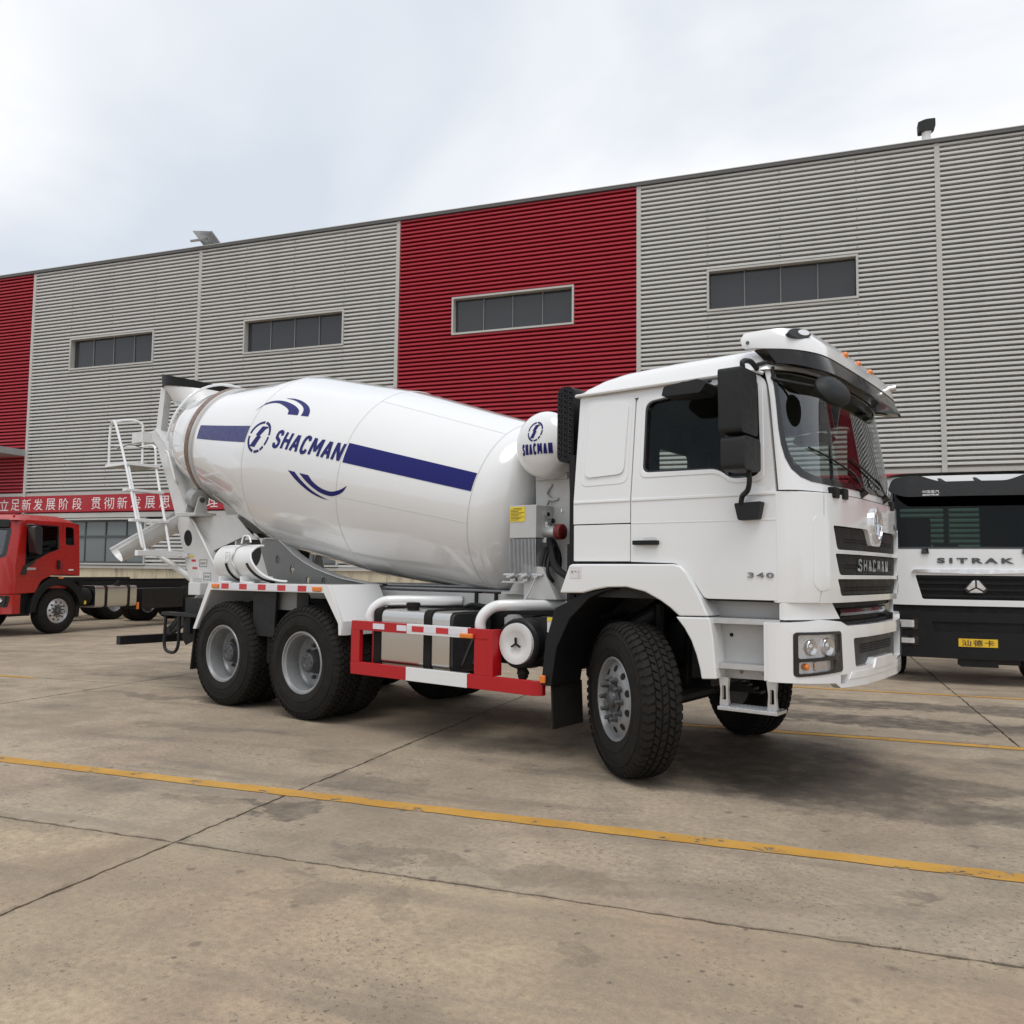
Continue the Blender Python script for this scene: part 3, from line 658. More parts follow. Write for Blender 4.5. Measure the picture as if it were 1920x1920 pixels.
HOLE = MB().lathe([(0, .026), (.002, .025), (.0022, 0)], n=14, caps=False).mesh('hand_hole', 'hole_black', 0)
def wheel(par, loc, rot, kind, nuts=True, rims=None):
    r = inst('wheel', (rims or {'f': FR, 'r': RR})[kind], par, loc, rot)
    inst('tyre', TYRE, r)
    if kind == 'f':
        inst('hub', HF, r)
        if nuts:
            for k in range(10):
                a = 2 * math.pi * k / 10 + .2
                inst('lug_nut', NUT_F, r, (.146 * math.cos(a), -.136, .146 * math.sin(a)))
                a += math.pi / 10
                inst('hand_hole', HOLE, r, (.222 * math.cos(a), -.1285, .222 * math.sin(a)), Vector((.45 * math.cos(a), -1, .45 * math.sin(a))).normalized().to_track_quat('Y', 'Z').to_euler())
    else:
        inst('hub', HR, r)
        if nuts:
            for k in range(10):
                a = 2 * math.pi * k / 10 + .1
                inst('lug_nut', NUT_R, r, (.165 * math.cos(a), .062, .165 * math.sin(a)))
    return r
ST = R(-36)
wheel(T, (0.0, -1.07, .56), (0, R(12), ST), 'f'); wheel(T, (0.0, 1.07, .56), (0, 0, ST + math.pi), 'f', False)
for xa in (-3.625, -4.977):
    wheel(T, (xa, -1.09, .56), (0, R(17) if xa < -4 else R(40), 0), 'r'); wheel(T, (xa, -.755, .56), (0, 0, math.pi), 'r', False)
    wheel(T, (xa, 1.09, .56), (0, 0, math.pi), 'r', False); wheel(T, (xa, .755, .56), (0, 0, 0), 'r', False)

# ---- drum
AL, DX, DZ = .21, -1.8, 2.084
DA = Vector((-math.cos(AL), 0, math.sin(AL))); DN = Vector((math.sin(AL), 0, math.cos(AL))); D0 = Vector((DX, 0, DZ))
PS, PR = [0, 1.64, 3.255, 4.80], [.854, 1.026, 1.066, .772]
def DR(s): return interp(s, PS, PR)
def DS(s, th, w=0):   # th in degrees from the top towards the camera side
    t = R(th); return D0 + DA * s + (DN * math.cos(t) + Vector((0, -1, 0)) * math.sin(t)) * (DR(s) + w)
prof = []
for k in range(13):   # front head
    a = math.pi / 2 * k / 12; prof.append((-.40 * math.cos(a) ** 1.0, .30 + (.854 - .30) * math.sin(a) ** .62 if k else .30))
prof = [(-.40, .30)] + [(-.03 - .37 * math.cos(math.pi / 2 * k / 14), .30 + .548 * math.sin(math.pi / 2 * k / 14) ** .75) for k in range(1, 15)] + [(0, .854)]
prof += [(.4, .896), (.8, .938), (1.2, .98), (1.64, 1.026), (2.1, 1.0375), (2.6, 1.050), (3.0, 1.060), (3.255, 1.066), (3.6, 1.0), (4.0, .924), (4.4, .848), (4.72, .787), (4.78, .775), (4.80, .770)]
drum = MB().lathe(prof, D0, DA, 128, caps=False).build('drum', 'drum_paint', T, smooth=50, label='white mixing drum with blue stripe and lettering')
MB().lathe([(4.80, .760), (4.90, .752), (5.15, .725), (5.45, .665), (5.68, .60), (5.70, .57), (5.66, .56)], D0, DA, 96, caps=False).build('drum_neck', 'drum_paint', drum, smooth=50)
MB().lathe([(4.78, .765), (4.80, .788), (4.86, .790), (4.868, .782)], D0, DA, 96, caps=False).build('ring_shoulder', 'seam', drum)
MB().lathe([(4.868, .76), (4.870, .793), (4.955, .793), (4.96, .76)], D0, DA, 96, caps=False).build('roller_ring', 'rusty_ring', drum)
for s in (0, 1.64, 3.255): # welded seams
    r = DR(s); MB().lathe([(s - .008, r - .003), (s - .003, r + .0025), (s + .003, r + .0025), (s + .008, r - .003)], D0, DA, 128, caps=False).build('weld_seam', 'faint_seam', drum)
def drumline(s0, s1, th, name='weld_seam', m='faint_seam', r=.0025):
    MB().tube([DS(s0 + (s1 - s0) * k / 10, th, 0) for k in range(11)], r, 6).build(name, m, drum)
drumline(0, 1.64, 101.5); drumline(0, 1.64, 36); drumline(3.255, 4.8, 112)
def stripe(s0, s1, t0, t1, n=60, w=.003):
    mb = MB()
    def fn(a, b):
        th = t0(a) + (t1(a) - t0(a)) * b if callable(t0) else t0 + (t1 - t0) * b
        return DS(s0 + (s1 - s0) * a, th, w)
    mb.grid(fn, n, 8); return mb
stripe(.008, 1.615, 70.2, 82.0).build('stripe', 'blue_paint', drum, smooth=60)
stripe(3.27, 4.675, lambda a: 72.0 + 2.4 * a, lambda a: 82.6 + 4.4 * a).build('stripe', 'blue_paint', drum, smooth=60)
cuts = [i / 60 for i in range(1, 60)]; cv = [i / 8 for i in range(1, 8)]
mb = MB(); block_word(mb, 'SHACMAN', lambda x, y, w: DS(2.785 - x - .03 * y / .21, 82.4 - 11.6 * y / .21, .003 + w), 1.12, .213, .040, .024)
mb.build('lettering', 'blue_paint', drum, smooth=60, recalc=False)
def logo(fm, mat_, parent):
    """ring in four arcs with a lightning bolt; fm(u,v) with u right, v up, ring radius 1"""
    mb = MB()
    for a0, a1 in ((12, 86), (94, 174), (184, 262), (270, 300), (306, 326), (333, 362 + 4)):
        k = 14
        mb.grid(lambda a, b: fm(math.cos(R(a0 + (a1 - a0) * a)) * (.84 + .16 * b), math.sin(R(a0 + (a1 - a0) * a)) * (.84 + .16 * b)), k, 1)
    bolt = [(.52, .60), (.42, .70), (-.10, .66), (-.36, .08), (-.20, .04), (-.52, -.56), (-.60, -.66), (-.06, -.66), (.22, .02), (.06, .06), (.36, .56)]
    mb.plate(bolt, lambda a, b, c: fm(a, b), None, 0, cu=[-.3, 0, .3], cv=[-.4, -.2, 0, .2, .4])
    return mb.build('emblem', mat_, parent, smooth=60, recalc=False)
logo(lambda u, v: DS(3.045 - .175 * u - .02 * v, 77.5 - 10.2 * v, .003), 'blue_paint', drum)
def swoosh(pts_out, pts_in):
    mb = MB(); o = smooth_path([(*q, 0) for q in pts_out], 8); i = smooth_path([(*q, 0) for q in pts_in], 8); n = min(len(o), len(i)) - 1
    def fn(a, b):
        k = min(int(round(a * n)), n); q = o[k].lerp(i[k], b); return DS(q.x, q.y, .003)
    mb.grid(fn, n, 4); mb.build('swoosh', 'blue_paint', drum, smooth=60, recalc=False)
swoosh([(3.36, 61.5), (3.20, 53.5), (3.02, 51.0), (2.80, 52.3), (2.64, 55.6), (2.60, 59.4)], [(3.36, 61.5), (3.20, 55.2), (3.06, 53.4), (2.92, 54.6), (2.80, 57.0), (2.765, 60.0)])
swoosh([(3.00, 48.6), (2.86, 47.6), (2.70, 48.6), (2.55, 51.4), (2.46, 55.0), (2.425, 58.9)], [(3.00, 48.6), (2.86, 48.8), (2.73, 50.4), (2.62, 52.8), (2.56, 55.8), (2.545, 59.3)])
swoosh([(2.425, 93.2), (2.29, 97.5), (2.14, 101.2), (2.0, 103.6), (1.86, 104.8), (1.755, 104.9)], [(2.315, 93.2), (2.20, 97.0), (2.08, 100.2), (1.97, 102.4), (1.86, 103.9), (1.755, 104.9)])
swoosh([(2.235, 93.3), (2.12, 97.0), (1.99, 100.1), (1.86, 102.0), (1.70, 102.2), (1.56, 99.0), (1.495, 94.4)], [(2.09, 93.3), (2.02, 96.0), (1.93, 98.1), (1.83, 99.4), (1.71, 99.6), (1.59, 97.6), (1.495, 94.4)])
# drive flange and gearbox at the drum's front
mb = MB(); ax = -DA
mb.lathe([(.36, .34), (.44, .34), (.45, .30), (.52, .28), (.53, .34), (.57, .34), (.58, .25), (.72, .23)], D0, ax, 40)
fl_ = mb.build('drive_flange', 'grey_paint', T)
for k in range(16):
    a = k * math.pi / 8; c = D0 + ax * .57 + (DN * math.cos(a) + Vector((0, 1, 0)) * math.sin(a)) * .315; MB().cyl(c, c + ax * .03, .014, n=6).build('bolt', 'zinc_grey', fl_)
mb = MB(); mb.lathe([(.70, .27), (.76, .29), (.80, .285), (.81, .25), (.90, .24), (.92, .29), (.97, .29), (.985, .22), (1.05, .20)], D0, ax, 40); gb = mb.build('gearbox', 'zinc_grey', T)
for k in range(24):
    a = k * math.pi / 12; c = D0 + ax * .965 + (DN * math.cos(a) + Vector((0, 1, 0)) * math.sin(a)) * .272; MB().cyl(c, c + ax * .02, .010, n=6).build('bolt', 'zinc_grey', gb)

# ---- front pedestal that carries gearbox and water tank
mb = MB()
for y in (-.47, .44):
    mb.plate([(-1.62, 1.28), (-.88, 1.28), (-.90, 1.62), (-.96, 2.40), (-1.32, 2.40), (-1.30, 1.75)], YP(y), 0, .03)
mb.box(-1.0, -.97, -.44, .44, 1.28, 1.66); mb.box(-1.30, -.96, -.50, .50, 2.40, 2.43)
mb.plate([(-1.66, 1.276), (-.86, 1.276), (-.86, 1.30), (-1.66, 1.30)], YP(0), -.55, .55)
mb.plate([(-1.25, 1.25), (-.90, 1.25), (-1.05, 1.52), (-1.25, 1.55)], YP(-.5), 0, .25)
mb.build('front_pedestal', 'grey_paint', T, bevel=.004)
mb = MB(); mb.tube(smooth_path([(-1.13, -.506, 2.26), (-1.18, -.52, 2.18), (-1.12, -.52, 2.12), (-1.06, -.506, 2.13)]), .012); mb.build('lifting_hook', 'grey_paint', T)
# ---- water tank: a white domed cylinder across the truck
tk = MB(); yb = -.62; rr = .295
pr = [(-.62 - .17 * math.cos(math.pi / 2 * k / 10), rr * math.sin(math.pi / 2 * k / 10)) for k in range(11)]
tk.lathe(pr + [(-y, r) for y, r in reversed(pr)], (-1.125, 0, 2.60), (0, 1, 0), 48, caps=False)
tank = tk.build('water_tank', 'white_paint', T, smooth=50)
TC = Vector((-1.125, 0, 2.60))
def dome(x, z, w=.003):   # point on the near dome
    r2 = (x * x + z * z) / rr ** 2; return TC + Vector((x, -.62 - .17 * math.sqrt(max(0, 1 - r2)) - w, z))
logo(lambda u, v: dome(.005 + .078 * u + .008 * v, .095 + .088 * v), 'blue_paint', tank)
mb = MB(); block_word(mb, 'SHACMAN', lambda x, y, w: dome(-.14 + x, -.108 + y, .003 + w), .315, .10, .0165, .009); mb.build('lettering', 'blue_paint', tank, smooth=60, recalc=False)
for y in (-.52, .44): bx('tank_saddle', 'grey_paint', T, -1.30, -.96, y, y + .08, 2.30, 2.395)
# ---- oil cooler with fins
oc = bx('oil_tank', 'grey_paint', T, -1.405, -1.115, -.76, -.48, 1.775, 2.062, bevel=.006, label='grey hydraulic oil tank with a yellow label')
bx('label_plate', 'yellow_label', oc, -1.398, -1.235, -.764, -.7605, 1.92, 2.05, bevel=0)
mb = MB()
for k in range(9):
    z = 2.035 - k * .0125; mb.box(-1.39 if k else -1.36, -1.245 - (.03 * ((k * 7) % 3) if k else .02), -.7655, -.7645, z - .002, z + .002)
mb.build('label_text', 'ink', oc, smooth=0)
bx('cooler_core', 'mesh_black', T, -1.40, -1.12, -.745, -.50, 1.475, 1.77, bevel=0)
for k in range(20):
    x = -1.402 + k * .0148; bx('cooler_fin', 'aluminium', T, x, x + .005, -.765, -.49, 1.475, 1.77, bevel=0)
mb = MB(); mb.box(-1.43, -1.09, -.77, -.48, 1.43, 1.47); mb.box(-1.50, -1.06, -.74, -.52, 1.385, 1.40)
for x in (-1.36, -1.22): mb.cyl((x, -.75, 1.40), (x, -.75, 1.45), .035); mb.cyl((x, -.79, 1.44), (x + .06, -.80, 1.46), .022)
mb.tube([(-1.46, -.76, 1.455), (-1.04, -.76, 1.455)], .012); mb.build('cooler_bracket', 'aluminium', T)
mb = MB(); mb.cyl((-1.115, -.62, 1.83), (-.99, -.62, 1.83), .055, n=20); mb.cyl((-1.115, -.62, 1.74), (-1.10, -.62, 1.92), .03); g_ = mb.build('suction_filter', 'aluminium', T)
MB().lathe([(0, .068), (.06, .068), (.07, .05), (.075, 0)], (-.99, -.62, 1.83), (1, 0, 0), 16, caps=False).build('filter_cap', 'dark_red_cap', g_)
for z, y, r in ((1.985, -.62, .026), (1.93, -.55, .032)):
    gg = MB().cyl((-1.115, y, z), (-1.085, y, z), r, n=16).build('pressure_gauge', 'chrome', T); MB().cyl((-1.084, y, z), (-1.082, y, z), r * .8, n=16).build('dial', 'hole_black', gg)
mb = MB()
mb.tube(smooth_path([(-1.06, -.62, 1.77), (-1.04, -.64, 1.68), (-.95, -.72, 1.55), (-.80, -.78, 1.46), (-.66, -.8, 1.44)]), .030, 10)
mb.tube(smooth_path([(-1.09, -.60, 1.70), (-1.10, -.66, 1.55), (-1.05, -.70, 1.42), (-1.06, -.66, 1.33), (-1.10, -.6, 1.36)]), .020, 8)
mb.tube(smooth_path([(-1.03, -.6, 1.74), (-1.02, -.70, 1.60), (-1.0, -.74, 1.48), (-.97, -.70, 1.40)]), .016, 8)
mb.tube(smooth_path([(-1.12, -.5, 1.76), (-1.05, -.5, 1.6), (-1.08, -.5, 1.42)]), .03, 8); mb.build('hydraulic_hose', 'black_plastic', T)
mb = MB(); mb.tube(smooth_path([(-1.10, -.78, 1.44), (-1.13, -.80, 1.34), (-1.19, -.84, 1.22), (-1.22, -.85, 1.15)]), .007, 6); mb.build('drain_pipe', 'aluminium', T)
mb = MB(); mb.tube(smooth_path([(-1.15, -.55, 2.07), (-1.14, -.5, 2.13), (-1.06, -.48, 2.1), (-1.02, -.5, 2.0)]), .010, 6); mb.build('hydraulic_hose', 'chrome', T)
# ---- snorkel intake behind the cab
fm = YP(-1.0)
out = rpoly([(-.735, 2.37), (-.575, 2.37), (-.575, 2.99), (-.735, 2.99)], .085, 6)
sn = MB().plate(out, fm, -.22, 0).build('air_intake', 'black_plastic', T, bevel=.022, seg=3, label='black air intake snorkel with round grille holes')
GH = MB().lathe([(-.004, .0165), (.006, .0165), (.006, .012), (-.003, .0115), (-.003, 0)], n=10, caps=False).mesh('grille_hole', 'gloss_black', 40)
for r_ in range(13):
    for c_ in range(3):
        z = 2.955 - r_ * .045 - (.0225 if c_ != 1 else 0)
        if z < 2.41: continue
        inst('grille_hole', GH, sn, (-.705 + c_ * .05, -1.003, z), (0, 0, R(180)))
mb = MB(); mb.tube([(-.63, -.92, 2.40), (-.63, -.92, 2.26)], .035, 10); mb.tube([(-.60, -.86, 2.35), (-.55, -.86, 1.2)], .05, 10); mb.box(-.52, -.47, -1.13, -.8, 1.25, 2.4); mb.build('intake_duct', 'black_plastic', T)
# bellows behind the cab
mb = MB(); mb.lathe([(0.018 * k, .055 if k % 2 else .040) for k in range(30)], (-.46, -1.08, 1.40), (0, 0, 1), 12); mb.build('bellows_duct', 'black_plastic', T)
for x0, x1, y0, y1, z0, z1 in ((-2.85, -1.55, .55, 1.16, .50, 1.10), (-1.45, -.72, .55, 1.18, .45, 1.08)):
    bx('light_block_box', 'chassis_black', T, x0, x1, y0, y1, z0, z1, bevel=.02)  # unseen far-side boxes, added to block light getting under the truck
bx('engine_cover', 'chassis_black', T, -.80, -.45, -.75, .75, 1.12, 1.72)
# ================================================================ cab of the mixer truck
mat('badge_grey', (.22, .22, .225), .25, metal=.8, dirt=0)
def FXp(y):  # plan curve of the front
    return interp(abs(y), [0, .4, .75, .95, 1.06, 1.14, 1.185, 1.2], [1.455, 1.45, 1.425, 1.385, 1.335, 1.27, 1.205, 1.16])
def FXs(y):  # smoothed
    return sum(FXp(abs(y) + d) for d in (-.05, -.025, 0, .025, .05)) / 5 if abs(y) < 1.14 else FXp(y)
YC = [-1.19 + .035 * k for k in range(69)]
def FRONT(y, z, w): return Vector((FXs(y) + w - .02 * max(0, (z - 1.75)) - .10 * max(0, 1.40 - z), y, z))
winR = rpoly([(.155, 2.215), (.735, 2.205), (.835, 2.13), (1.045, 2.135), (1.00, 2.80), (.92, 2.825), (.15, 2.745)], [.05, .06, .05, .08, .10, .05, .07])
doorpoly = rpoly([(.068, 1.565), (.43, 1.555), (.52, 1.50), (.645, 1.315), (1.150, 1.315), (1.150, 2.02), (1.055, 2.80), (.965, 2.862), (.07, 2.80)], [0, .03, .05, .03, .01, .02, .10, .06, .06])
for sg in (-1, 1):
    fm = SIDE(sg)
    dr = MB().plate(doorpoly, fm, -.045, 0, holes=[winR], cv=(2.02,)).build('door', 'white_paint', T, bevel=.008)
    # rubber round the window, glass, crease strips
    inner = [(x + (.60 - x) * .035, z + (2.48 - z) * .035) for x, z in winR]
    MB().plate(winR, fm, -.05, .002, holes=[inner], cv=(2.02,)).build('window_seal', 'gloss_black', dr)
    MB().plate(winR, fm, -.030, -.024).build('door_glass', 'cab_glass', dr)
    MB().plate([(.79, 2.14), (.815, 2.14), (.80, 2.82), (.775, 2.82)], fm, -.03, .0).build('quarter_light_bar', 'gloss_black', dr)
    raise_ = rpoly([(.13, 2.175), (.74, 2.17), (.84, 2.095), (1.07, 2.10), (1.035, 2.835), (.92, 2.85), (.12, 2.775)], .06)
    MB().plate(raise_, fm, -.01, .006, holes=[winR]).build('window_surround', 'white_paint', dr, bevel=.006)
    MB().plate([(.072, 2.005), (1.148, 2.005), (1.148, 2.028), (.072, 2.028)], fm, -.01, .007).build('crease_strip', 'white_paint', dr, bevel=.006)
    MB().plate([(.072, 1.842), (1.148, 1.838), (1.148, 1.846), (.072, 1.850)], fm, -.01, .0025).build('crease_strip', 'white_paint', dr, bevel=.002)
    if sg < 0:
        hp = rpoly([(.17, 1.655), (.285, 1.655), (.285, 1.745), (.17, 1.745)], .03)
        MB().plate(hp, fm, -.01, .0025).build('handle_recess', 'offwhite_paint', dr, bevel=.002)
        hd_ = MB().plate(rpoly([(.098, 1.686), (.298, 1.686), (.298, 1.718), (.098, 1.718)], .008), fm, .0, .035).build('door_handle', 'black_plastic', dr, bevel=.008)
        mb = MB(); lettering(mb, '340', lambda a, b, c: fm(.955 + .175 * a, 1.462 + .034 * b, .001 + c), thick=.008, bold=.008, spacing=1.2); mb.build('model_badge', 'badge_grey', dr, smooth=0, recalc=False)
    # rear quarter panel
    q_ = MB().plate(rpoly([(-.436, 1.85), (.060, 1.85), (.060, 2.80), (-.40, 2.86), (-.436, 2.86)], [0, 0, .05, .02, 0]), fm, -.045, 0, cv=(2.02,)).build('quarter_panel', 'white_paint', T, bevel=.008)
    pnl = rpoly([(-.345, 2.20), (.0, 2.215), (.012, 2.765), (-.335, 2.80)], .06)
    MB().plate(pnl, fm, -.02, .016).build('pressing', 'white_paint', q_, bevel=.010, seg=3)
    pn2 = rpoly([(-.385, 2.135), (.03, 2.145), (.04, 2.79), (-.375, 2.83)], .07)
    MB().plate(pn2, fm, -.02, .004).build('pressing', 'white_paint', q_, bevel=.004)
    MB().plate([(-.434, 2.005), (.058, 2.005), (.058, 2.028), (-.434, 2.028)], fm, -.01, .007).build('crease_strip', 'white_paint', q_, bevel=.006)
    MB().plate([(-.436, 1.567), (.060, 1.567), (.060, 1.842), (-.436, 1.842)], fm, -.045, .0).build('storage_flap', 'white_paint', T, bevel=.008)
    # dark gaps
    MB().plate([(-.44, 1.30), (1.155, 1.30), (1.155, 2.04), (1.06, 2.86), (-.43, 2.86)], fm, -.10, -.046, holes=[winR], cv=(2.02,)).build('inner_lining', 'interior', T)
# cant rail between doors and roof
for s in (-1, 1): MB().plate([(-.43, 2.79), (.07, 2.79), (.5, 2.815), (.93, 2.85), (.99, 2.874), (-.43, 2.874)], SIDE(s), -.04, -.006).build('cant_rail', 'white_paint', T)
# roof
def roof(a, b):
    yy = -1 + 2 * b; y = yy * 1.135
    r_ = min(1, abs(yy)) ** 1.25; xf = 1.06 + .245 * math.sqrt(max(0, 1 - r_ * r_))
    x = -.455 + (xf + .455) * a; d = xf - x
    h = interp(x, [-.455, -.40, -.25, -.08, .3, .95], [0, .09, .17, .205, .225, .235]) * interp(d, [0, .03, .08, .16, .26], [0, .45, .72, .92, 1])
    e = 1 - abs(yy) ** 6
    return Vector((x, y, 2.864 + h * max(e, 0) ** .5))
mb = MB(); mb.grid(roof, 40, 56); rf = mb.build('roof', 'white_paint', T, smooth=60)
mb = MB()
for s in (-1, 1): mb.tube([(-.455, s * 1.138, 2.862), (.98, s * 1.138, 2.866), (1.045, s * 1.13, 2.84)], .013, 8)
mb.tube([(-.458, -1.138, 2.862), (-.458, 1.138, 2.862)], .013, 8); mb.build('gutter', 'white_paint', rf)
# rear wall with window, floor, ceiling lining
mb = MB(); mb.plate([(-1.15, 1.3), (1.15, 1.3), (1.10, 2.86), (-1.10, 2.86)], lambda a, b, c: Vector((-.436 + c, a, b)), 0, .04, holes=[rpoly([(-.75, 2.25), (-.12, 2.25), (-.12, 2.6), (-.75, 2.6)], .05), rpoly([(.12, 2.25), (.75, 2.25), (.75, 2.6), (.12, 2.6)], .05)])
mb.build('rear_wall', 'interior', T)
mb = MB(); mb.box(-.39, 1.16, -1.04, 1.04, 1.36, 1.42); mb.box(-.39, 1.0, -1.06, 1.06, 2.835, 2.855); mb.build('cab_floor', 'interior', T)
mb = MB(); mb.plate(rpoly([(1.0, 1.42), (1.22, 1.42), (1.26, 2.0), (1.12, 2.04), (.92, 1.95)], .05), YP(0), -.98, .98); mb.build('dashboard', 'interior', T, bevel=.02)
for y in (-.62, .62):
    st_ = MB().plate(rpoly([(-.22, 1.75), (.30, 1.78), (.32, 1.90), (-.12, 1.90)], .05), YP(y), -.25, .25).build('seat', 'seat_cloth', T, bevel=.04)
    MB().plate(rpoly([(-.16, 1.88), (.0, 1.90), (-.16, 2.42), (-.28, 2.40)], .06), YP(y), -.24, .24).build('backrest', 'seat_cloth', st_, bevel=.05)
    MB().plate(rpoly([(-.28, 2.44), (-.18, 2.46), (-.22, 2.66), (-.32, 2.64)], .04), YP(y), -.14, .14).build('headrest', 'seat_cloth', st_, bevel=.03)
    MB().box(-.15, .2, y - .15, y + .15, 1.42, 1.75).build('seat_base', 'interior', st_)
mb = MB(); sc_ = Vector((.86, .62, 2.02)); sa = Vector((-.55, 0, .83)).normalized(); su = Vector((0, 1, 0)); sv = sa.cross(su)
mb.tube([sc_ + (su * math.cos(2 * math.pi * k / 28) + sv * math.sin(2 * math.pi * k / 28)) * .23 for k in range(28)], .017, 8, closed=True)
mb.tube([sc_ - su * .22, sc_ + su * .22], .02); mb.tube([sc_, sc_ - sa * .4], .03); mb.build('steering_wheel', 'interior', T)
# windscreen: upright, wrapping round to the doors; u runs from -1 (right door) to 1 (left door)
def XD(z): return interp(z, [2.02, 2.70, 2.78, 2.83, 2.862], [1.158, 1.076, 1.06, 1.03, .99]) + .010
def WSU(u, z, w=0):
    t = (z - 2.06) / .79; W = TW(z) - .002; ph = u * math.pi / 2; sn = math.sin(ph); xc = 1.437 - .115 * t
    xd = XD(z) if z < 2.78 else XD(2.78) - .3 * (z - 2.78)
    nx, ny = math.cos(ph), sn
    return Vector((xd + (xc - xd) * math.cos(ph) + w * nx, W * math.copysign(abs(sn) ** .8, sn) + w * ny, z))
def WSC(y, z, w=0):
    W = TW(z) - .002; r = min(1, abs(y) / W) ** 1.25; return WSU(math.copysign(math.asin(r) / (math.pi / 2), y), z, w)
UC = [-.98 + .04 * k for k in range(50)]; ZC = (2.15, 2.25, 2.35, 2.45, 2.55, 2.65, 2.75)
half = [(.915, 2.86), (.915, 2.45), (.90, 2.34), (.865, 2.25), (.80, 2.175), (.71, 2.125), (.60, 2.098), (.40, 2.086), (0, 2.084)]
def sym(h): return [(-u, z) for u, z in h] + [(u, z) for u, z in reversed(h[:-1])]
wso = sym(half); wsi = sym([(u * .935 if u > .5 else u, max(z, 2.084) + (.042 if z < 2.8 else -.02)) for u, z in half])
WM = lambda a, b, c: WSU(a, b, c)
ws = MB().plate(wsi, WM, None, -.002, cu=UC, cv=ZC).build('windscreen', 'windscreen_glass', T, smooth=60)
MB().plate(wso, WM, -.012, .006, holes=[wsi], cu=UC, cv=ZC).build('windscreen_seal', 'gloss_black', ws, smooth=60)
MB().plate(sym([(.93, 2.845), (.93, 2.80), (0, 2.80)]) + [], WM, -.03, .008, cu=UC).build('header_panel', 'gloss_black', T, smooth=60) if False else None
wf = [(-1, 2.036), (1, 2.036), (1, 2.875), (-1, 2.875)]
wf = [(-1, 2.036)] + [(-1 + .1 * k, 2.036) for k in range(1, 20)] + [(1, 2.036), (1, 2.3), (1, 2.6), (1, 2.875), (.5, 2.875), (0, 2.875), (-.5, 2.875), (-1, 2.875), (-1, 2.6), (-1, 2.3)]
MB().plate(wf, WM, -.03, .002, holes=[wso], cu=UC, cv=ZC).build('windscreen_frame', 'white_paint', T, smooth=60)
# lower front: flap, corner panels, grille
def slot(zb, zt, y0=.845, dz=.0):
    k = .055
    return rpoly([(-y0 + k, zb), (y0 - k, zb), (y0, zt), (-y0, zt)], [.03, .03, .015, .015], 3)
s1 = rpoly([(-.80, 1.655), (.80, 1.655), (.845, 1.815), (.20, 1.815), (.12, 1.70), (-.12, 1.70), (-.20, 1.815), (-.845, 1.815)], [.03, .03, .015, .03, .04, .04, .03, .015], 3)
s2 = slot(1.485, 1.628, .825); s3 = slot(1.345, 1.458, .80)
fp = rpoly([(-.985, 1.315), (.985, 1.315), (.95, 1.6), (.93, 2.03), (-.93, 2.03), (-.95, 1.6)], 0)
flap = MB().plate([(-.985, 1.30), (.985, 1.30), (.96, 1.6), (.935, 2.028), (-.935, 2.028), (-.96, 1.6)], FRONT, -.04, 0, holes=[s1, s2, s3], cu=YC, cv=(1.40, 1.75)).build('front_flap', 'white_paint', T, bevel=.006, smooth=50)
for s in (-1, 1):
    cp = [(s * .993, 1.30), (s * 1.196, 1.30), (s * 1.196, 2.028), (s * .943, 2.028), (s * .967, 1.6)]
    c_ = MB().plate(cp, FRONT, -.04, 0, cu=[s * q for q in (1.0, 1.02, 1.04, 1.06, 1.08, 1.10, 1.12, 1.135, 1.15, 1.16, 1.17, 1.18, 1.187)], cv=(1.40, 1.75)).build('corner_panel', 'white_paint', T, bevel=.006, smooth=50)
    # sculpted inset towards the grille
    ip = rpoly([(s * .90, 1.395), (s * 1.00, 1.375), (s * 1.05, 1.42), (s * 1.05, 1.84), (s * 1.02, 1.875), (s * .885, 1.865)], .03)
    MB().plate(ip, FRONT, -.01, .003, cu=[s * q for q in (.92, .95, .97, 1.0, 1.02, 1.035)], cv=(1.40, 1.75)).build('pressing', 'white_paint', c_, bevel=.003, smooth=50)
mb = MB()
mb.plate([(-1.0, 1.26), (1.0, 1.26), (1.0, 2.05), (-1.0, 2.05)], FRONT, -.12, -.07, cu=YC); mb.build('grille_backing', 'interior', T)
for zb, zt in ((1.66, 1.81), (1.49, 1.624), (1.35, 1.454)):
    zz = (zb + zt) / 2; hw = .79 if zt > 1.7 else .77
    g1 = MB().plate(rpoly([(-hw, zb), (hw, zb), (hw + .03, zt), (-hw - .03, zt)], .02), FRONT, -.06, -.028, cu=YC).build('grille', 'black_plastic', T, smooth=50)
    m2 = MB()
    for k in range(2):
        for i in range(60):
            y = -.62 + i * .021
            if zt > 1.7 and abs(y) < .16: continue
            m2.plate([(y, zz - .03 + k * .02), (y + .013, zz - .03 + k * .02), (y + .013, zz - .018 + k * .02), (y, zz - .018 + k * .02)], FRONT, None, -.0265)
    m2.build('mesh_insert', 'hole_black', g1, smooth=0)
for k, chh in enumerate('SHACMAN'):
    mb = MB(); block_word(mb, chh, lambda x, y, w, k=k: FRONT(-.40 + .1165 * k + x, 1.512 + y, -.024 + w), .078, .088, .016, 0, thick=.016); mb.build('badge_letter', 'chrome', T, smooth=0, recalc=False)
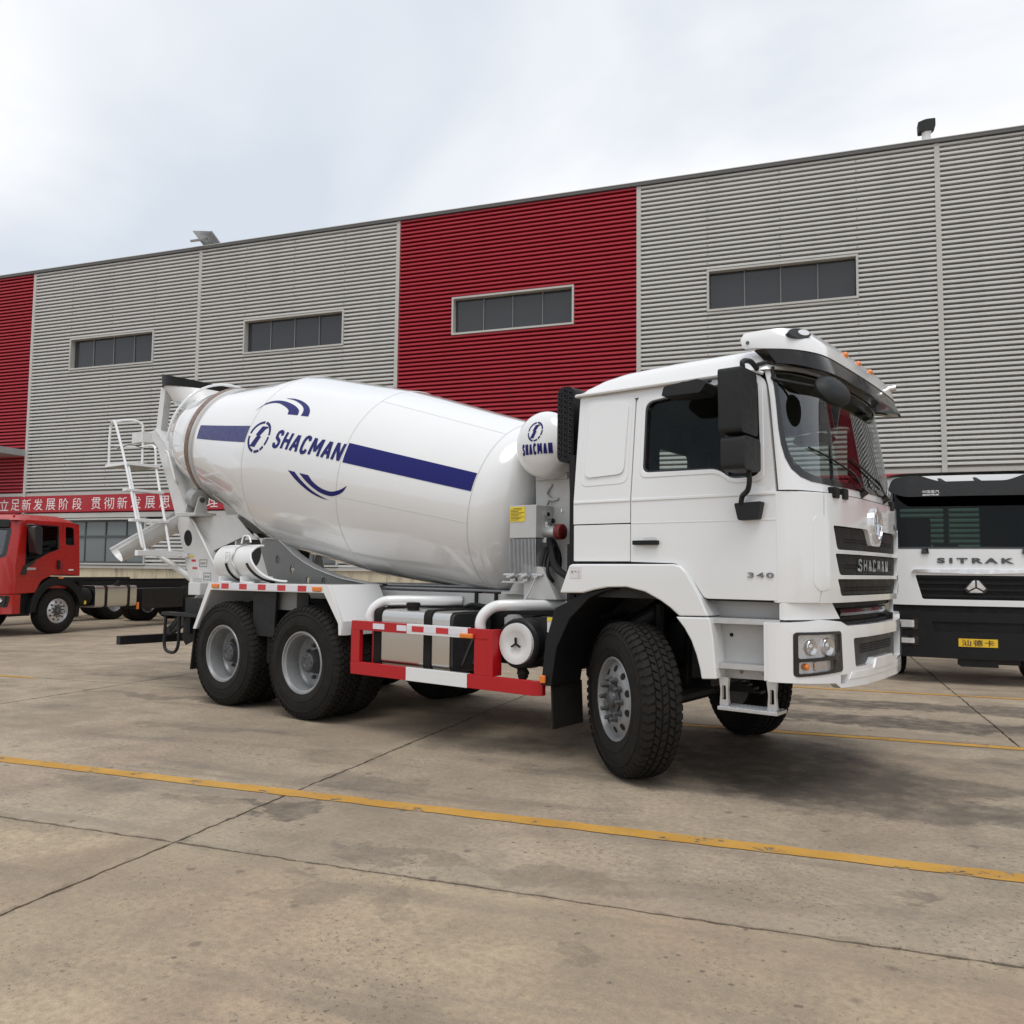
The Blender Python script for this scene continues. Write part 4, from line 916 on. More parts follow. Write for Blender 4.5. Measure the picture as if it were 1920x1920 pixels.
# round emblem
mb = MB(); EC = Vector((FXs(0) - .005, 0, 1.855))
mb.lathe([(0, .128), (.022, .128), (.028, .120), (.028, .104), (.018, .100), (.010, 0)], EC, (1, 0, 0), 40); em = mb.build('emblem', 'chrome', T)
mb = MB(); mb.plate([(.045, .062), (.04, .075), (-.045, .072), (-.05, .012), (-.012, .012), (-.012, -.072), (.01, -.072), (.05, -.01), (.012, -.006), (.012, .045), (.045, .045)], lambda a, b, c: EC + Vector((c, a, b)), .015, .034); mb.build('bolt_mark', 'chrome', em, bevel=.003)
MB().plate(rpoly([(-.135, 1.79), (-.10, 1.715), (.10, 1.715), (.135, 1.79)], .03), FRONT, -.03, .004).build('emblem_mount', 'white_paint', T, bevel=.004)
MB().plate(rpoly([(.62, 1.855), (.79, 1.852), (.79, 1.868), (.65, 1.872), (.64, 1.895), (.625, 1.895)], .004), FRONT, .0, .007).build('model_badge', 'hub_dark', T)
# scuttle gap and wiper gear
mb = MB(); mb.plate([(-1.16, 2.026), (1.16, 2.026), (1.16, 2.062), (-1.16, 2.062)], FRONT, -.08, -.03, cu=YC); mb.build('scuttle', 'gloss_black', T)
for i, (yb, a_) in enumerate(((-.28, -.62), (.30, -.05))):
    pv = WSC(yb, 2.085, .03); tip = WSC(a_, 2.30 - .02 * i, .028)
    p_ = MB(); p_.cyl(pv - Vector((.05, 0, .04)), pv + Vector((.015, 0, .01)), .028, n=10); p_.tube([pv, pv.lerp(tip, .5) + Vector((.012, 0, 0)), tip.lerp(pv, .35)], .007, 6)
    wp = p_.build('wiper', 'gloss_black', T)
    mid = tip.lerp(pv, .35); 
    m2 = MB(); m2.tube([WSC(a_ - .36 + .74 * t / 8, 2.33 - .02 * i - (.17 - .02 * i) * t / 8, .014) for t in range(9)], .007, 6); m2.build('wiper_blade', 'black_plastic', wp)
for y in (-.80, -.66, .55):
    bx('hinge_block', 'black_plastic', T, FXs(y) - .06, FXs(y) + .012, y - .045, y + .045, 2.0, 2.075, bevel=.01)
# roof sun visor: white bar wrapping round the brow, dark visor below it
def loft(rows, n=7, sub=1):
    mb = MB(); paths = []
    for r in rows:
        full = list(r) + [(x, -y, z) for x, y, z in reversed(r[:-1])]
        paths.append(smooth_path(full, n))
    m = len(paths[0]) - 1; k = len(paths) - 1
    mb.grid(lambda a, b: paths[int(round(b * k))][int(round(a * m))], m, k); return mb
v_in = [(.91, -1.05, 3.10), (1.03, -1.04, 3.11), (1.13, -1.00, 3.115), (1.20, -.92, 3.115), (1.23, -.80, 3.11), (1.24, -.5, 3.11), (1.245, 0, 3.11)]
v_top = [(.905, -1.112, 3.138), (1.04, -1.115, 3.140), (1.17, -1.08, 3.140), (1.27, -.99, 3.125), (1.32, -.85, 3.110), (1.345, -.5, 3.10), (1.355, 0, 3.095)]
v_mid = [(.893, -1.147, 3.085), (1.06, -1.145, 3.08), (1.21, -1.11, 3.07), (1.325, -1.02, 3.05), (1.375, -.87, 3.035), (1.395, -.5, 3.03), (1.405, 0, 3.025)]
v_bot = [(.905, -1.142, 3.034), (1.06, -1.145, 3.005), (1.225, -1.11, 2.982), (1.345, -1.025, 2.960), (1.395, -.87, 2.952), (1.412, -.5, 2.950), (1.422, 0, 2.948)]
v_bk = [(.91, -1.10, 3.03), (1.05, -1.10, 3.0), (1.19, -1.07, 2.98), (1.30, -.99, 2.962), (1.35, -.85, 2.954), (1.37, -.5, 2.952), (1.38, 0, 2.950)]
vis = loft([v_in, v_top, v_mid, v_bot, v_bk]).build('sun_visor_bar', 'white_paint', T, smooth=70)
d0 = [(.985, -1.125, 3.01), (1.08, -1.14, 3.0), (1.225, -1.105, 2.980), (1.342, -1.02, 2.958), (1.390, -.868, 2.950), (1.407, -.5, 2.948), (1.417, 0, 2.946)]
d1 = [(1.07, -1.12, 2.915), (1.14, -1.13, 2.895), (1.27, -1.115, 2.868), (1.385, -1.04, 2.835), (1.445, -.88, 2.822), (1.468, -.5, 2.815), (1.478, 0, 2.81)]
d2 = [(1.06, -1.11, 2.913), (1.13, -1.12, 2.893), (1.26, -1.105, 2.866), (1.373, -1.03, 2.833), (1.433, -.87, 2.820), (1.456, -.5, 2.813), (1.466, 0, 2.808)]
d3 = [(.975, -1.115, 3.008), (1.07, -1.13, 2.998), (1.215, -1.095, 2.978), (1.33, -1.01, 2.956), (1.378, -.858, 2.948), (1.395, -.5, 2.946), (1.405, 0, 2.944)]
loft([d0, d1, d2, d3]).build('visor_shade', 'visor_dark', T, smooth=60)
mb = MB()
for s in (-1, 1):
    c = Vector((1.262, s * 1.06, 3.085))
    q = Vector((.75, s * .6, .25)).normalized().to_track_quat('X', 'Z').to_matrix().to_4x4()
    M_ = Matrix.Translation(c) @ q
    pod = MB(); pod.plate(circ2(0, 0, .085, .038), lambda a, b, c: Vector((c, a, b)), -.03, .018); pod.xf(M_).build('visor_lamp', 'gloss_black', vis, bevel=.008)
    pl = MB(); pl.plate(circ2(.03, .006, .042, .022), lambda a, b, c: Vector((c, a, b)), .0, .023); pl.xf(M_).build('visor_lamp_lens', 'lamp_reflector', vis, bevel=.008)
for y in (-.42, -.10, .22): 
    MB().lathe([(0, .026), (.014, .024), (.026, .016), (.031, 0)], (1.372, y, 3.06), (.8, 0, .55), 14, caps=False).build('marker_lamp', 'orange_lens', vis)
MB().cyl((1.36, .82, 3.04), (1.42, .84, 3.05), .025, n=12).build('work_lamp', 'chrome', vis)
MB().cyl((.945, -1.152, 3.06), (.945, -1.138, 3.06), .012, n=12).build('fixing_screw', 'hub_dark', vis)
mb = MB(); mb.tube([(1.0, -1.128, 2.905), (1.10, -1.10, 2.925)], .014, 8); mb.build('visor_bracket', 'gloss_black', T)
d4 = [(1.02, -1.10, 2.90), (1.05, -1.095, 2.895), (1.11, -1.06, 2.89), (1.19, -.98, 2.885), (1.25, -.85, 2.88), (1.30, -.5, 2.88), (1.31, 0, 2.88)]
loft([[(x - .004, y * .995, z + .003) for x, y, z in d2], d4, [(x - .01, y, z + .03) for x, y, z in d4]]).build('visor_shadow_panel', 'gloss_black', T, smooth=60)  # added black panel: shadow beneath the visor plus the black windscreen header
# antenna
MB().tube([(.55, .95, 3.0), (.52, .95, 3.42)], .004, 5).build('antenna', 'black_plastic', T)
# ---- mirrors
for s in (-1, 1):
    fy = lambda y: s * y
    m_ = MB().plate(rpoly([(1.255, 2.385), (1.53, 2.385), (1.545, 2.81), (1.27, 2.81)], .035), lambda a, b, c: Vector((c, s * a, b)), .90, 1.055).build('main_mirror', 'mirror_plastic', T, bevel=.03, seg=3)
    MB().plate(rpoly([(1.28, 2.41), (1.51, 2.41), (1.52, 2.785), (1.29, 2.785)], .03), lambda a, b, c: Vector((c, s * a, b)), .893, .898).build('mirror_glass', 'chrome', m_)
    m2 = MB().plate(rpoly([(1.25, 2.15), (1.525, 2.15), (1.525, 2.365), (1.25, 2.365)], .04), lambda a, b, c: Vector((c, s * a, b)), .91, 1.07).build('wide_mirror', 'mirror_plastic', T, bevel=.03, seg=3)
    MB().tube(smooth_path([(1.0, s * 1.36, 2.82), (1.0, s * 1.37, 2.875), (1.005, s * 1.25, 2.90), (1.01, s * 1.15, 2.87)]), .018, 8).build('mirror_arm', 'mirror_plastic', T)
    MB().tube(smooth_path([(1.03, s * 1.36, 2.17), (1.035, s * 1.36, 2.09), (1.01, s * 1.33, 2.03), (.95, s * 1.27, 2.0), (.93, s * 1.25, 1.95)]), .018, 8).build('mirror_arm', 'mirror_plastic', T)
    MB().plate(rpoly([(.885, 1.955), (1.075, 1.962), (1.05, 1.845), (.912, 1.84)], .015), SIDE(s), 0, .06).build('mirror_bracket', 'mirror_plastic', T, bevel=.012)
    k_ = MB().plate(rpoly([(.425, 2.705), (.445, 2.775), (.70, 2.795), (.765, 2.765), (.715, 2.70)], .02), lambda a, b, c: Vector((a, s * c, b)), 1.20, 1.41).build('kerb_mirror', 'mirror_plastic', T, bevel=.018)
    MB().tube(smooth_path([(.52, s * 1.33, 2.785), (.55, s * 1.32, 2.80), (.62, s * 1.25, 2.805), (.68, s * 1.16, 2.83)]), .012, 6).build('mirror_arm', 'mirror_plastic', T)
# front mirror
fmC = Vector((1.455, -.975, 2.695)); q = Matrix.Translation(fmC) @ Matrix.Rotation(R(-22), 4, 'Z') @ Matrix.Rotation(R(62), 4, 'Y')
mb = MB(); mb.lathe([(-.035, .0), (-.035, .085), (-.025, .105), (0, .112), (.02, .10), (.04, .06), (.045, 0)], (0, 0, 0), (0, 0, 1), 28, caps=False)
mb.v = [(a * 1.05, b * 1.35, c * 1.2) for a, b, c in mb.v]; mb.xf(q).build('front_mirror', 'mirror_plastic', T, smooth=40)
MB().tube(smooth_path([(1.10, -1.10, 2.88), (1.105, -1.11, 2.82), (1.115, -1.11, 2.795), (1.25, -1.07, 2.755), (1.40, -1.0, 2.715)]), .012, 8).build('mirror_arm', 'mirror_plastic', T)
mat('step_grey', (.46, .46, .455), .5, dirt=.15, dscale=5)
# ---- front wheel arch, fender, steps
fmA = YP(-1.243)
archA = [(-.448, 1.535), (-.42, 1.547), (.43, 1.549), (.485, 1.535), (.53, 1.49), (.627, 1.33), (.69, 1.195), (.468, 1.19), (.40, 1.245), (.33, 1.289), (.2, 1.35), (.05, 1.38), (-.10, 1.376), (-.22, 1.355), (-.32, 1.328), (-.535, 1.323)]
archB = [(.445, 1.184), (.70, 1.189), (.725, 1.05), (.748, .78), (.636, .772), (.625, .84), (.60, .93), (.56, 1.03), (.51, 1.11)]
for s in (-1, 1):
    f2 = YP(s * 1.243, s)
    a_ = MB().plate(archA, f2, -.30 , 0).build('wheel_arch', 'white_paint', T, bevel=.014, seg=3)
    MB().plate(archB, f2, -.20, .002).build('arch_skirt', 'white_paint', T, bevel=.012, seg=3)
    bl = [(-.347, 1.327), (-.497, 1.25), (-.597, 1.206), (-.68, .955), (-.723, .602), (-.626, .605), (-.579, .899), (-.457, 1.13), (-.28, 1.29), (-.15, 1.345), (-.05, 1.36), (-.10, 1.374), (-.22, 1.352)]
    MB().plate(bl, YP(s * 1.215, s), -.42, 0).build('rear_fender', 'black_plastic', T, bevel=.01)
    inn = [(.03 + .64 * math.cos(t), .72 + .66 * math.sin(t)) for t in [math.pi * k / 16 for k in range(17)]]; ou = [(.03 + .66 * math.cos(t), .72 + .68 * math.sin(t)) for t in [math.pi * k / 16 for k in range(16, -1, -1)]]
    MB().plate(inn + ou, YP(s * 1.16, s), -.55, 0).build('wheel_liner', 'black_plastic', T)
    MB().plate([(-.66, .61), (-.645, .61), (-.63, .27), (-.645, .27)], YP(s * 1.17, s), -.42, 0).build('mud_flap', 'rubber', T)
    # step well
    w_ = MB().plate([(.66, .775), (1.16, .785), (1.16, 1.19), (.66, 1.19)], YP(s * 1.09, s), -.03, 0).build('step_well', 'step_grey', T, bevel=.004)
    MB().plate([(.62, 1.19), (1.16, 1.19), (1.16, 1.33), (.62, 1.33)], YP(s * 1.04, s), -.03, 0).build('step_recess', 'grey_paint', T)
    for z in (1.185, .885):
        MB().plate(rpoly([(.69, z - .035), (1.165, z - .03), (1.165, z + .005), (.69, z + .003)], .008), YP(s * 1.20, s), -.12, 0).build('step_tread', 'aluminium', T, bevel=.006)
    for x, z in ((.79, 1.07), (1.10, 1.06)): MB().cyl((x, s * 1.092, z), (x, s * 1.082, z), .014, n=12).build('plug', 'hole_black', w_)
    for x, z in ((.86, .825), (1.02, .82)): MB().cyl((x, s * 1.098, z), (x, s * 1.085, z), .012, n=10).build('screw', 'rusty_ring', w_)
    # hanging step
    h_ = MB().box(.735, 1.145, min(s * 1.03, s * 1.21), max(s * 1.03, s * 1.21), .575, .60).build('hanging_step', 'aluminium', T, bevel=.004)
    mb = MB()
    for i in range(14):
        for j in range(5): mb.box(.75 + i * .028, .765 + i * .028, s * 1.12 - .075 + j * .034 , s * 1.12 - .060 + j * .034, .60, .604)
    mb.build('step_tread', 'aluminium', h_, smooth=0)
    for x in (.77, 1.10):
        hl_ = [rpoly([(x - .018, .64), (x + .012, .64), (x + .010, .735), (x - .016, .735)], .01)]
        MB().plate(rpoly([(x - .035, .60), (x + .03, .60), (x + .022, .70), (x + .03, .79), (x - .04, .79), (x - .028, .70)], .01), YP(s * 1.17, s), -.03, 0, holes=hl_).build('step_hanger', 'aluminium', T, bevel=.003)
    bx('marker_lamp', 'orange_lens', T, -.715, -.665, s * 1.235 - .012, s * 1.235 + .012, .625, .685, bevel=.008)
mb = MB(); mb.tube([(.05, -.5, 1.28), (-.35, -.75, .95)], .075, 12); mb.tube([(.0, -.62, 1.25), (-.05, -.55, .75)], .05, 10); mb.tube([(.3, -.6, 1.2), (.28, -.6, .7)], .05); mb.build('steering_gear', 'chassis_black', T)
lb = MB().plate(rpoly([(-.437, 1.440), (-.335, 1.440), (-.335, 1.525), (-.437, 1.525)], 0), fmA, .001, .003).build('notice_sticker', 'label_white', T)
mb = MB(); lettering(mb, '电 气 七', lambda a, b, c: fmA(-.425 + .08 * a, 1.475 + .022 * b, .0035)); lettering(mb, '七', lambda a, b, c: fmA(-.362 + .015 * a, 1.447 + .018 * b, .0035)); mb.build('sticker_text', 'ink', lb, smooth=0, recalc=False)
# ---- bumper
def BXp(y): return interp(abs(y), [0, .4, .62, .75, .9, 1.05, 1.15, 1.21, 1.235, 1.245], [1.50, 1.49, 1.462, 1.437, 1.40, 1.345, 1.28, 1.22, 1.18, 1.14])
def BUMP(y, z, w): return Vector((sum(BXp(abs(y) + d) for d in (-.03, 0, .03)) / 3 + w - .05 * max(0, z - 1.10), y, z)) if abs(y) < 1.2 else Vector((BXp(y) + w - .05 * max(0, z - 1.10), y, z))
YB = [-1.24 + .02 * k for k in range(4)] + [-1.16 + .04 * k for k in range(59)] + [1.18, 1.20, 1.22, 1.235]
def hlpoly(s, g=0): return rpoly([(s * (1.185 - g), .83 + g), (s * (.785 + g), .85 + g), (s * (.80 + g), 1.115 - g), (s * (1.185 - g), 1.115 - g)], .025, 4)
lg = rpoly([(-.60, .865), (-.30, .865), (-.24, .905), (.24, .905), (.30, .865), (.60, .865), (.625, 1.06), (-.625, 1.06)], [.02, .02, .02, .02, .02, .02, .02, .02], 3)
tows = [rpoly([(s * .80, .765), (s * .715, .765), (s * .715, .825), (s * .80, .825)], 0) for s in (-1, 1)]
bo = [(-1.243, .795), (-.86, .775), (-.80, .74), (-.45, .735), (.45, .735), (.80, .74), (.86, .775), (1.243, .795), (1.243, 1.175), (.95, 1.19), (.78, 1.175), (.70, 1.145), (-.70, 1.145), (-.78, 1.175), (-.95, 1.19), (-1.243, 1.175)]
bp_ = MB().plate(bo, BUMP, -.05, 0, holes=[hlpoly(-1), hlpoly(1), lg, *tows], cu=YB, cv=(1.10,)).build('bumper', 'white_paint', T, bevel=.008, smooth=50)
MB().plate([(-1.14, .80), (1.14, .80), (1.14, 1.16), (-1.14, 1.16)], BUMP, -.16, -.10, cu=YB).build('bumper_backing', 'interior', T, smooth=0)
for s in (-1, 1):  # bumper return along the side
    MB().box(1.07, 1.165, min(s * 1.24, s * 1.20), max(s * 1.24, s * 1.20), .797, 1.173).build('bumper_end', 'white_paint', bp_, bevel=.006)
# lower ledge of the centre section
MB().plate([(-.70, .79), (.70, .79), (.66, .835), (-.66, .835)], BUMP, -.01, .004, cu=YB).build('bumper_ledge', 'white_paint', bp_, bevel=.008, smooth=50)
MB().plate(rpoly([(-.28, .83), (.28, .83), (.22, .90), (-.22, .90)], .02), BUMP, -.01, .008, cu=YB).build('plate_mount', 'white_paint', bp_, bevel=.008, smooth=50)
gl_ = MB().plate([(-.64, .85), (.64, .85), (.64, 1.07), (-.64, 1.07)], BUMP, -.06, -.045, cu=YB).build('lower_grille', 'mesh_black', T, smooth=50)
m2 = MB()
for i in range(40):
    for k in range(4): y = -.42 + i * .021 + (k % 2) * .01; m2.plate([(y, .945 + k * .017), (y + .012, .945 + k * .017), (y + .012, .956 + k * .017), (y, .956 + k * .017)], BUMP, None, -.0435)
m2.build('mesh_insert', 'hole_black', gl_, smooth=0)
# tread ledge and dark gap between cab and bumper
mb = MB(); mb.plate([(-.70, 1.13), (.70, 1.13), (.70, 1.26), (-.70, 1.26)], lambda a, b, c: BUMP(a, 1.1, c - .16) + Vector((0, 0, b - 1.1)), -.05, 0, cu=YB[8:-8]); mb.build('front_recess', 'black_plastic', T)
mb = MB()
mb.plate([(-.74, -.17), (.74, -.17), (.74, -.012), (-.74, -.012)], lambda a, b, c: BUMP(a, 1.10, b) + Vector((0, 0, .033 + c)), -.02, 0, cu=YB[8:-8]); tl = mb.build('bumper_tread', 'black_plastic', T)
mb = MB()
for y0 in (-.55, -.12, .31):
    for i in range(8):
        for j in range(3): p = BUMP(y0 + i * .03, 1.10, -.07 + j * .02); mb.box(p.x - .006, p.x + .006, p.y - .010, p.y + .010, 1.133, 1.139)
mb.build('tread_cleat', 'rubber', tl, smooth=0)
mb = MB(); mb.tube([BUMP(-.6 + .15 * k, 1.1, -.12) + Vector((0, 0, .125)) for k in range(9)], .03, 8); mb.build('air_pipe', 'gloss_black', T)
for s in (-1, 1):
    MB().plate([(s * .70, 1.19), (s * 1.19, 1.19), (s * 1.19, 1.30), (s * .80, 1.30)], lambda a, b, c: BUMP(a, 1.10, -.05 + c) + Vector((0, 0, b - 1.1)), -.03, 0, cu=[s * q for q in (.8, .85, .9, .95, 1.0, 1.05, 1.1, 1.13, 1.16, 1.18)]).build('upper_apron', 'white_paint', T, bevel=.006, smooth=50)
    # headlamp unit
    hb = MB().plate(hlpoly(s), BUMP, -.07, .008, holes=[rpoly([(s * 1.165, .945), (s * .815, .96), (s * .82, 1.097), (s * 1.165, 1.097)], .015, 3), rpoly([(s * 1.162, .85), (s * .87, .865), (s * .87, .93), (s * 1.162, .925)], .01, 3)], cu=[s * (.8 + .03 * k) for k in range(13)]).build('headlamp', 'gloss_black', T, bevel=.004, smooth=50)
    MB().plate(hlpoly(s, .01), BUMP, -.032, -.026, cu=[s * (.8 + .03 * k) for k in range(13)]).build('reflector', 'lamp_reflector', hb, smooth=50)
    for yc, rr_ in ((1.055, .052), (.905, .060)):
        c = BUMP(s * yc, 1.015, -.027); n_ = Vector((1, s * .35, 0)).normalized()
        MB().lathe([(0, rr_), (.012, rr_), (.016, rr_ * .94), (.016, rr_ * .86), (.005, rr_ * .45), (.009, rr_ * .2), (.014, 0)], c, n_, 24, caps=False).build('projector', 'chrome', hb)
    for yc in (1.10,):
        c = BUMP(s * yc, .893, -.028); MB().lathe([(0, .022), (.025, .02), (.035, 0)], c, (1, s * .3, 0), 14, caps=False).build('indicator_bulb', 'orange_lens', hb)
    MB().plate(rpoly([(s * 1.04, .868), (s * .93, .873), (s * .93, .92), (s * 1.04, .92)], .006), BUMP, -.024, -.012).build('fog_lens', 'chrome', hb, bevel=.004)
    MB().plate(rpoly([(s * 1.163, .947), (s * .817, .962), (s * .822, 1.095), (s * 1.163, 1.095)], .015, 3), BUMP, -.004, .0, cu=[s * (.85 + .03 * k) for k in range(11)]).build('lens', 'lamp_glass', hb, smooth=50)
    MB().plate(rpoly([(s * 1.16, .852), (s * .872, .867), (s * .872, .928), (s * 1.16, .923)], .01, 3), BUMP, -.004, .0, cu=[s * (.95 + .03 * k) for k in range(7)]).build('lens', 'lamp_glass', hb, smooth=50)
# ================================================================ mixer body: guards, tank, rear gear
GY = -1.225
gd = MB()
def rail(mb, x0, x1, z0, z1, d=.045, y=GY): mb.box(x0, x1, y, y + d, z0, z1)
rail(gd, -2.915, -2.80, .63, .925)                         # rear upright
rail(gd, -2.915, -2.19, .925, 1.01); rail(gd, -2.915, -2.19, .515, .63)
g2 = MB(); rail(g2, -1.40, -1.262, .63, .925); g2.box(-1.262, -1.20, GY, GY + .12, .63, 1.005); rail(g2, -1.475, -1.262, .925, 1.008); rail(g2, -1.475, -.80, .515, .63); g2.add([(-.80, GY, .515), (-.80, GY, .63), (-.735, GY + .05, .63), (-.735, GY + .05, .515), (-.80, GY + .045, .515), (-.80, GY + .045, .63), (-.735, GY + .095, .63), (-.735, GY + .095, .515)], [(0, 1, 2, 3), (4, 7, 6, 5), (1, 5, 6, 2), (0, 3, 7, 4), (3, 2, 6, 7)])
guard = gd.build('side_guard', 'red_paint', T, bevel=.004, label='red and white side guard below the drum')
g2.build('guard_section', 'red_paint', guard, bevel=.004)
bx('guard_post', 'red_paint', guard, -2.74, -2.62, GY + .10, GY + .16, .55, 1.0)
wm = MB(); rail(wm, -2.19, -1.475, .923, 1.012); wm.build('white_section', 'white_paint', guard, bevel=.004)
wm = MB(); rail(wm, -2.19, -1.475, .513, .632); wm.build('white_section', 'white_paint', guard, bevel=.004)
def reflector_strip(y, z0, z1, segs, par):
    for x0, x1, c in segs: bx('reflector', c, par, x0, x1, y - .003, y - .001, z0, z1, bevel=0)
reflector_strip(GY, .945, .995, [(-2.62, -2.47, 'reflector_white'), (-2.31, -2.19, 'reflector_white'), (-2.185, -2.125, 'reflector_white'), (-2.12, -1.98, 'red_lens'), (-1.975, -1.835, 'reflector_white'), (-1.83, -1.69, 'red_lens'), (-1.685, -1.54, 'reflector_white')], guard)
bx('marker_lamp', 'orange_lens', guard, -1.54, -1.40, GY - .03, GY - .002, .925, .965, bevel=.01)
mb = MB()
for xc, x_in in ((-2.75, -2.15), (-1.40, -.85)):
    mb = MB(); mb.tube(smooth_path([(xc - .02, -1.12, .99), (xc - .02, -1.12, 1.06), (xc + .01, -1.10, 1.13), (xc + .07, -1.05, 1.185), (xc + .16, -.98, 1.20), (xc + .35, -.75, 1.20), (xc + .55, -.48, 1.20)], 5), .048, 12)
    mb.build('guard_bracket', 'white_paint', T)
# fuel tank
prf = rpoly([(-1.13, .60), (-.58, .60), (-.58, 1.125), (-1.13, 1.125)], .07, 6)
ft = MB().plate(prf, lambda a, b, c: Vector((c, a, b)), -2.72, -1.76).build('fuel_tank', 'steel', T, bevel=.01, label='brushed steel fuel tank behind the guard')
pe = rpoly([(-1.115, .615), (-.60, .615), (-.60, 1.11), (-1.115, 1.11)], .07, 6)
MB().plate(pe, lambda a, b, c: Vector((c, a, b)), -1.76, -1.735).build('tank_end', 'mesh_black', ft, bevel=.02, seg=3)
mb = MB()
for k in range(3): mb.tube([(-1.73, -1.0 + .15 * k, .66), (-1.728, -.85 + .12 * k, .90)], .010, 6)
mb.build('end_swage', 'mesh_black', ft)
for x in (-2.70, -2.06):
    so_ = rpoly([(-1.142, .588), (-.57, .588), (-.57, 1.137), (-1.142, 1.137)], .075, 6)
    MB().plate(so_, lambda a, b, c: Vector((c, a, b)), x, x + .085, holes=[rpoly([(-1.128, .602), (-.59, .602), (-.59, 1.123), (-1.128, 1.123)], .07, 6)]).build('tank_strap', 'rubber', ft)
mb = MB(); mb.lathe([(0, .055), (.03, .055), (.031, .065), (.065, .065), (.07, .05), (.07, 0)], (-2.33, -1.0, 1.12), (0, 0, 1), 20, caps=False); mb.build('filler_cap', 'rubber', ft)
for x in (-2.55, -1.9): mb = MB(); mb.box(x, x + .06, -1.1, -.47, .55, .595); mb.box(x, x + .06, -.55, -.47, .595, 1.1); mb.build('tank_bracket', 'chassis_black', T)
# air cleaner drum, valves
ac = MB().lathe([(0, .19), (.02, .205), (.55, .205), (.56, .19)], (-1.03, -1.12, .90), (0, 1, 0), 36).build('air_cleaner', 'black_plastic', T)
MB().lathe([(0, .168), (-.026, .165), (-.028, .120), (-.020, .10), (-.006, .06), (-.003, 0)], (-1.03, -1.12, .90), (0, 1, 0), 36, caps=False).build('cover_disc', 'offwhite_paint', ac)
mb = MB(); [mb.bar((-1.03, -1.14, .90), (-1.03 + .05 * math.cos(a), -1.143, .90 + .05 * math.sin(a)), .012, .018, up=(0, 1, 0)) for a in (1.6, 3.7, 5.8)]; mb.build('wing_nut', 'black_plastic', ac)
MB().lathe([(0, .03), (-.03, .05), (-.05, .052), (-.055, .04), (-.07, .045), (-.09, .03), (-.12, .028)], (-1.02, -1.05, .70), (0, 0, 1), 16).build('dust_valve', 'rubber', ac)
for y in (-.95, -.72): MB().lathe([(y - .01, .207), (y - .01, .211), (y + .01, .211), (y + .01, .207)], (-1.03, 0, .90), (0, 1, 0), 36, caps=False).build('clamp_band', 'chassis_black', ac)
mb = MB(); mb.tube([(-1.15, -.95, .73), (-1.3, -.7, .5)], .018); mb.box(-.88, -.74, -1.02, -.5, .78, 1.12); mb.box(-1.30, -1.2, -.9, -.5, .85, 1.1); mb.build('battery_box', 'chassis_black', T)
sk = bx('warning_sticker', 'label_white', T, -.80, -.742, -1.026, -1.021, 1.0, 1.12, bevel=0); bx('sticker_head', 'yellow_label', sk, -.80, -.742, -1.0285, -1.0265, 1.09, 1.12, bevel=0)
mb = MB(); mb.box(-1.26, -1.12, -1.0, -.9, 1.04, 1.10); mb.cyl((-1.19, -1.02, 1.08), (-1.19, -.9, 1.08), .045); mb.cyl((-1.22, -.95, 1.0), (-1.22, -.95, 1.09), .03); mb.build('air_valve', 'zinc_grey', T)
mb = MB(); mb.tube(smooth_path([(-2.1, -.55, 1.14), (-1.98, -.58, 1.17), (-1.85, -.56, 1.16), (-1.75, -.5, 1.13)]), .02); mb.box(-2.02, -1.99, -.50, -.42, 1.15, 1.29); mb.box(-1.78, -1.75, -.50, -.42, 1.15, 1.29); mb.build('fuel_hose', 'black_plastic', T)
# ---- rear mudguard (camera side and far side)
for s in (-1, 1):
    f2 = lambda x, z, w, s=s: Vector((x, s * (1.245 + w), z))
    face = [(-5.27, 1.325), (-3.275, 1.338), (-3.235, 1.338), (-3.04, .99), (-3.04, .86), (-3.075, .86), (-3.085, .97), (-3.305, 1.255), (-5.235, 1.243), (-5.50, .80), (-5.555, .80)]
    mg = MB().plate(face, f2, -.03, 0).build('mudguard', 'white_paint', T, bevel=.004)
    mb = MB()
    for (xa, za), (xb, zb) in zip([(-5.555, .80), (-5.27, 1.325), (-3.24, 1.338), (-3.04, .99)], [(-5.27, 1.325), (-3.24, 1.338), (-3.04, .99), (-3.04, .86)]):
        v = [Vector((x, s * y, z)) for x, z in ((xa, za), (xb, zb)) for y in (1.215, .58)]
        nrm = Vector((zb - za, 0, -(xb - xa))).normalized() * .012
        mb.add(v + [q + nrm for q in v], [(0, 1, 3, 2), (4, 6, 7, 5), (0, 2, 6, 4), (1, 5, 7, 3), (0, 4, 5, 1), (2, 3, 7, 6)])
    mb.build('guard_sheet', 'white_paint', mg)
    MB().plate([(-5.56, .80), (-5.54, .80), (-5.60, .34), (-5.62, .34)], f2, -.62, -.02).build('mud_flap', 'rubber', T)
    MB().plate([(-4.52, .78), (-4.16, .78), (-4.14, 1.25), (-4.54, 1.25)], f2, -.10, -.07).build('guard_stay', 'chassis_black', T)
    MB().plate([(-4.34, .50), (-4.28, .50), (-4.28, 1.2), (-4.34, 1.2)], f2, -.62, -.12).build('mud_flap', 'rubber', T)
    if s < 0:
        segs = []; x = -5.02
        for k in range(5): segs += [(x, x + .13, 'red_lens')]; x += .33
        segs += [(-5.05 + .33 * k - .16, -5.05 + .33 * k + .025, 'reflector_white') for k in range(6)]
        reflector_strip(-1.245, 1.262, 1.320, segs, mg)
        for x in (-5.19, -3.46): bx('marker_lamp', 'orange_lens', mg, x, x + .13, -1.268, -1.247, 1.268, 1.315, bevel=.010)
        for x, z in ((-3.16, 1.20), (-3.10, 1.20), ): pass
mb = MB(); mb.box(-4.55, -3.9, -1.10, -.95, 1.06, 1.25); mb.build('tool_box', 'saddle_grey', T)
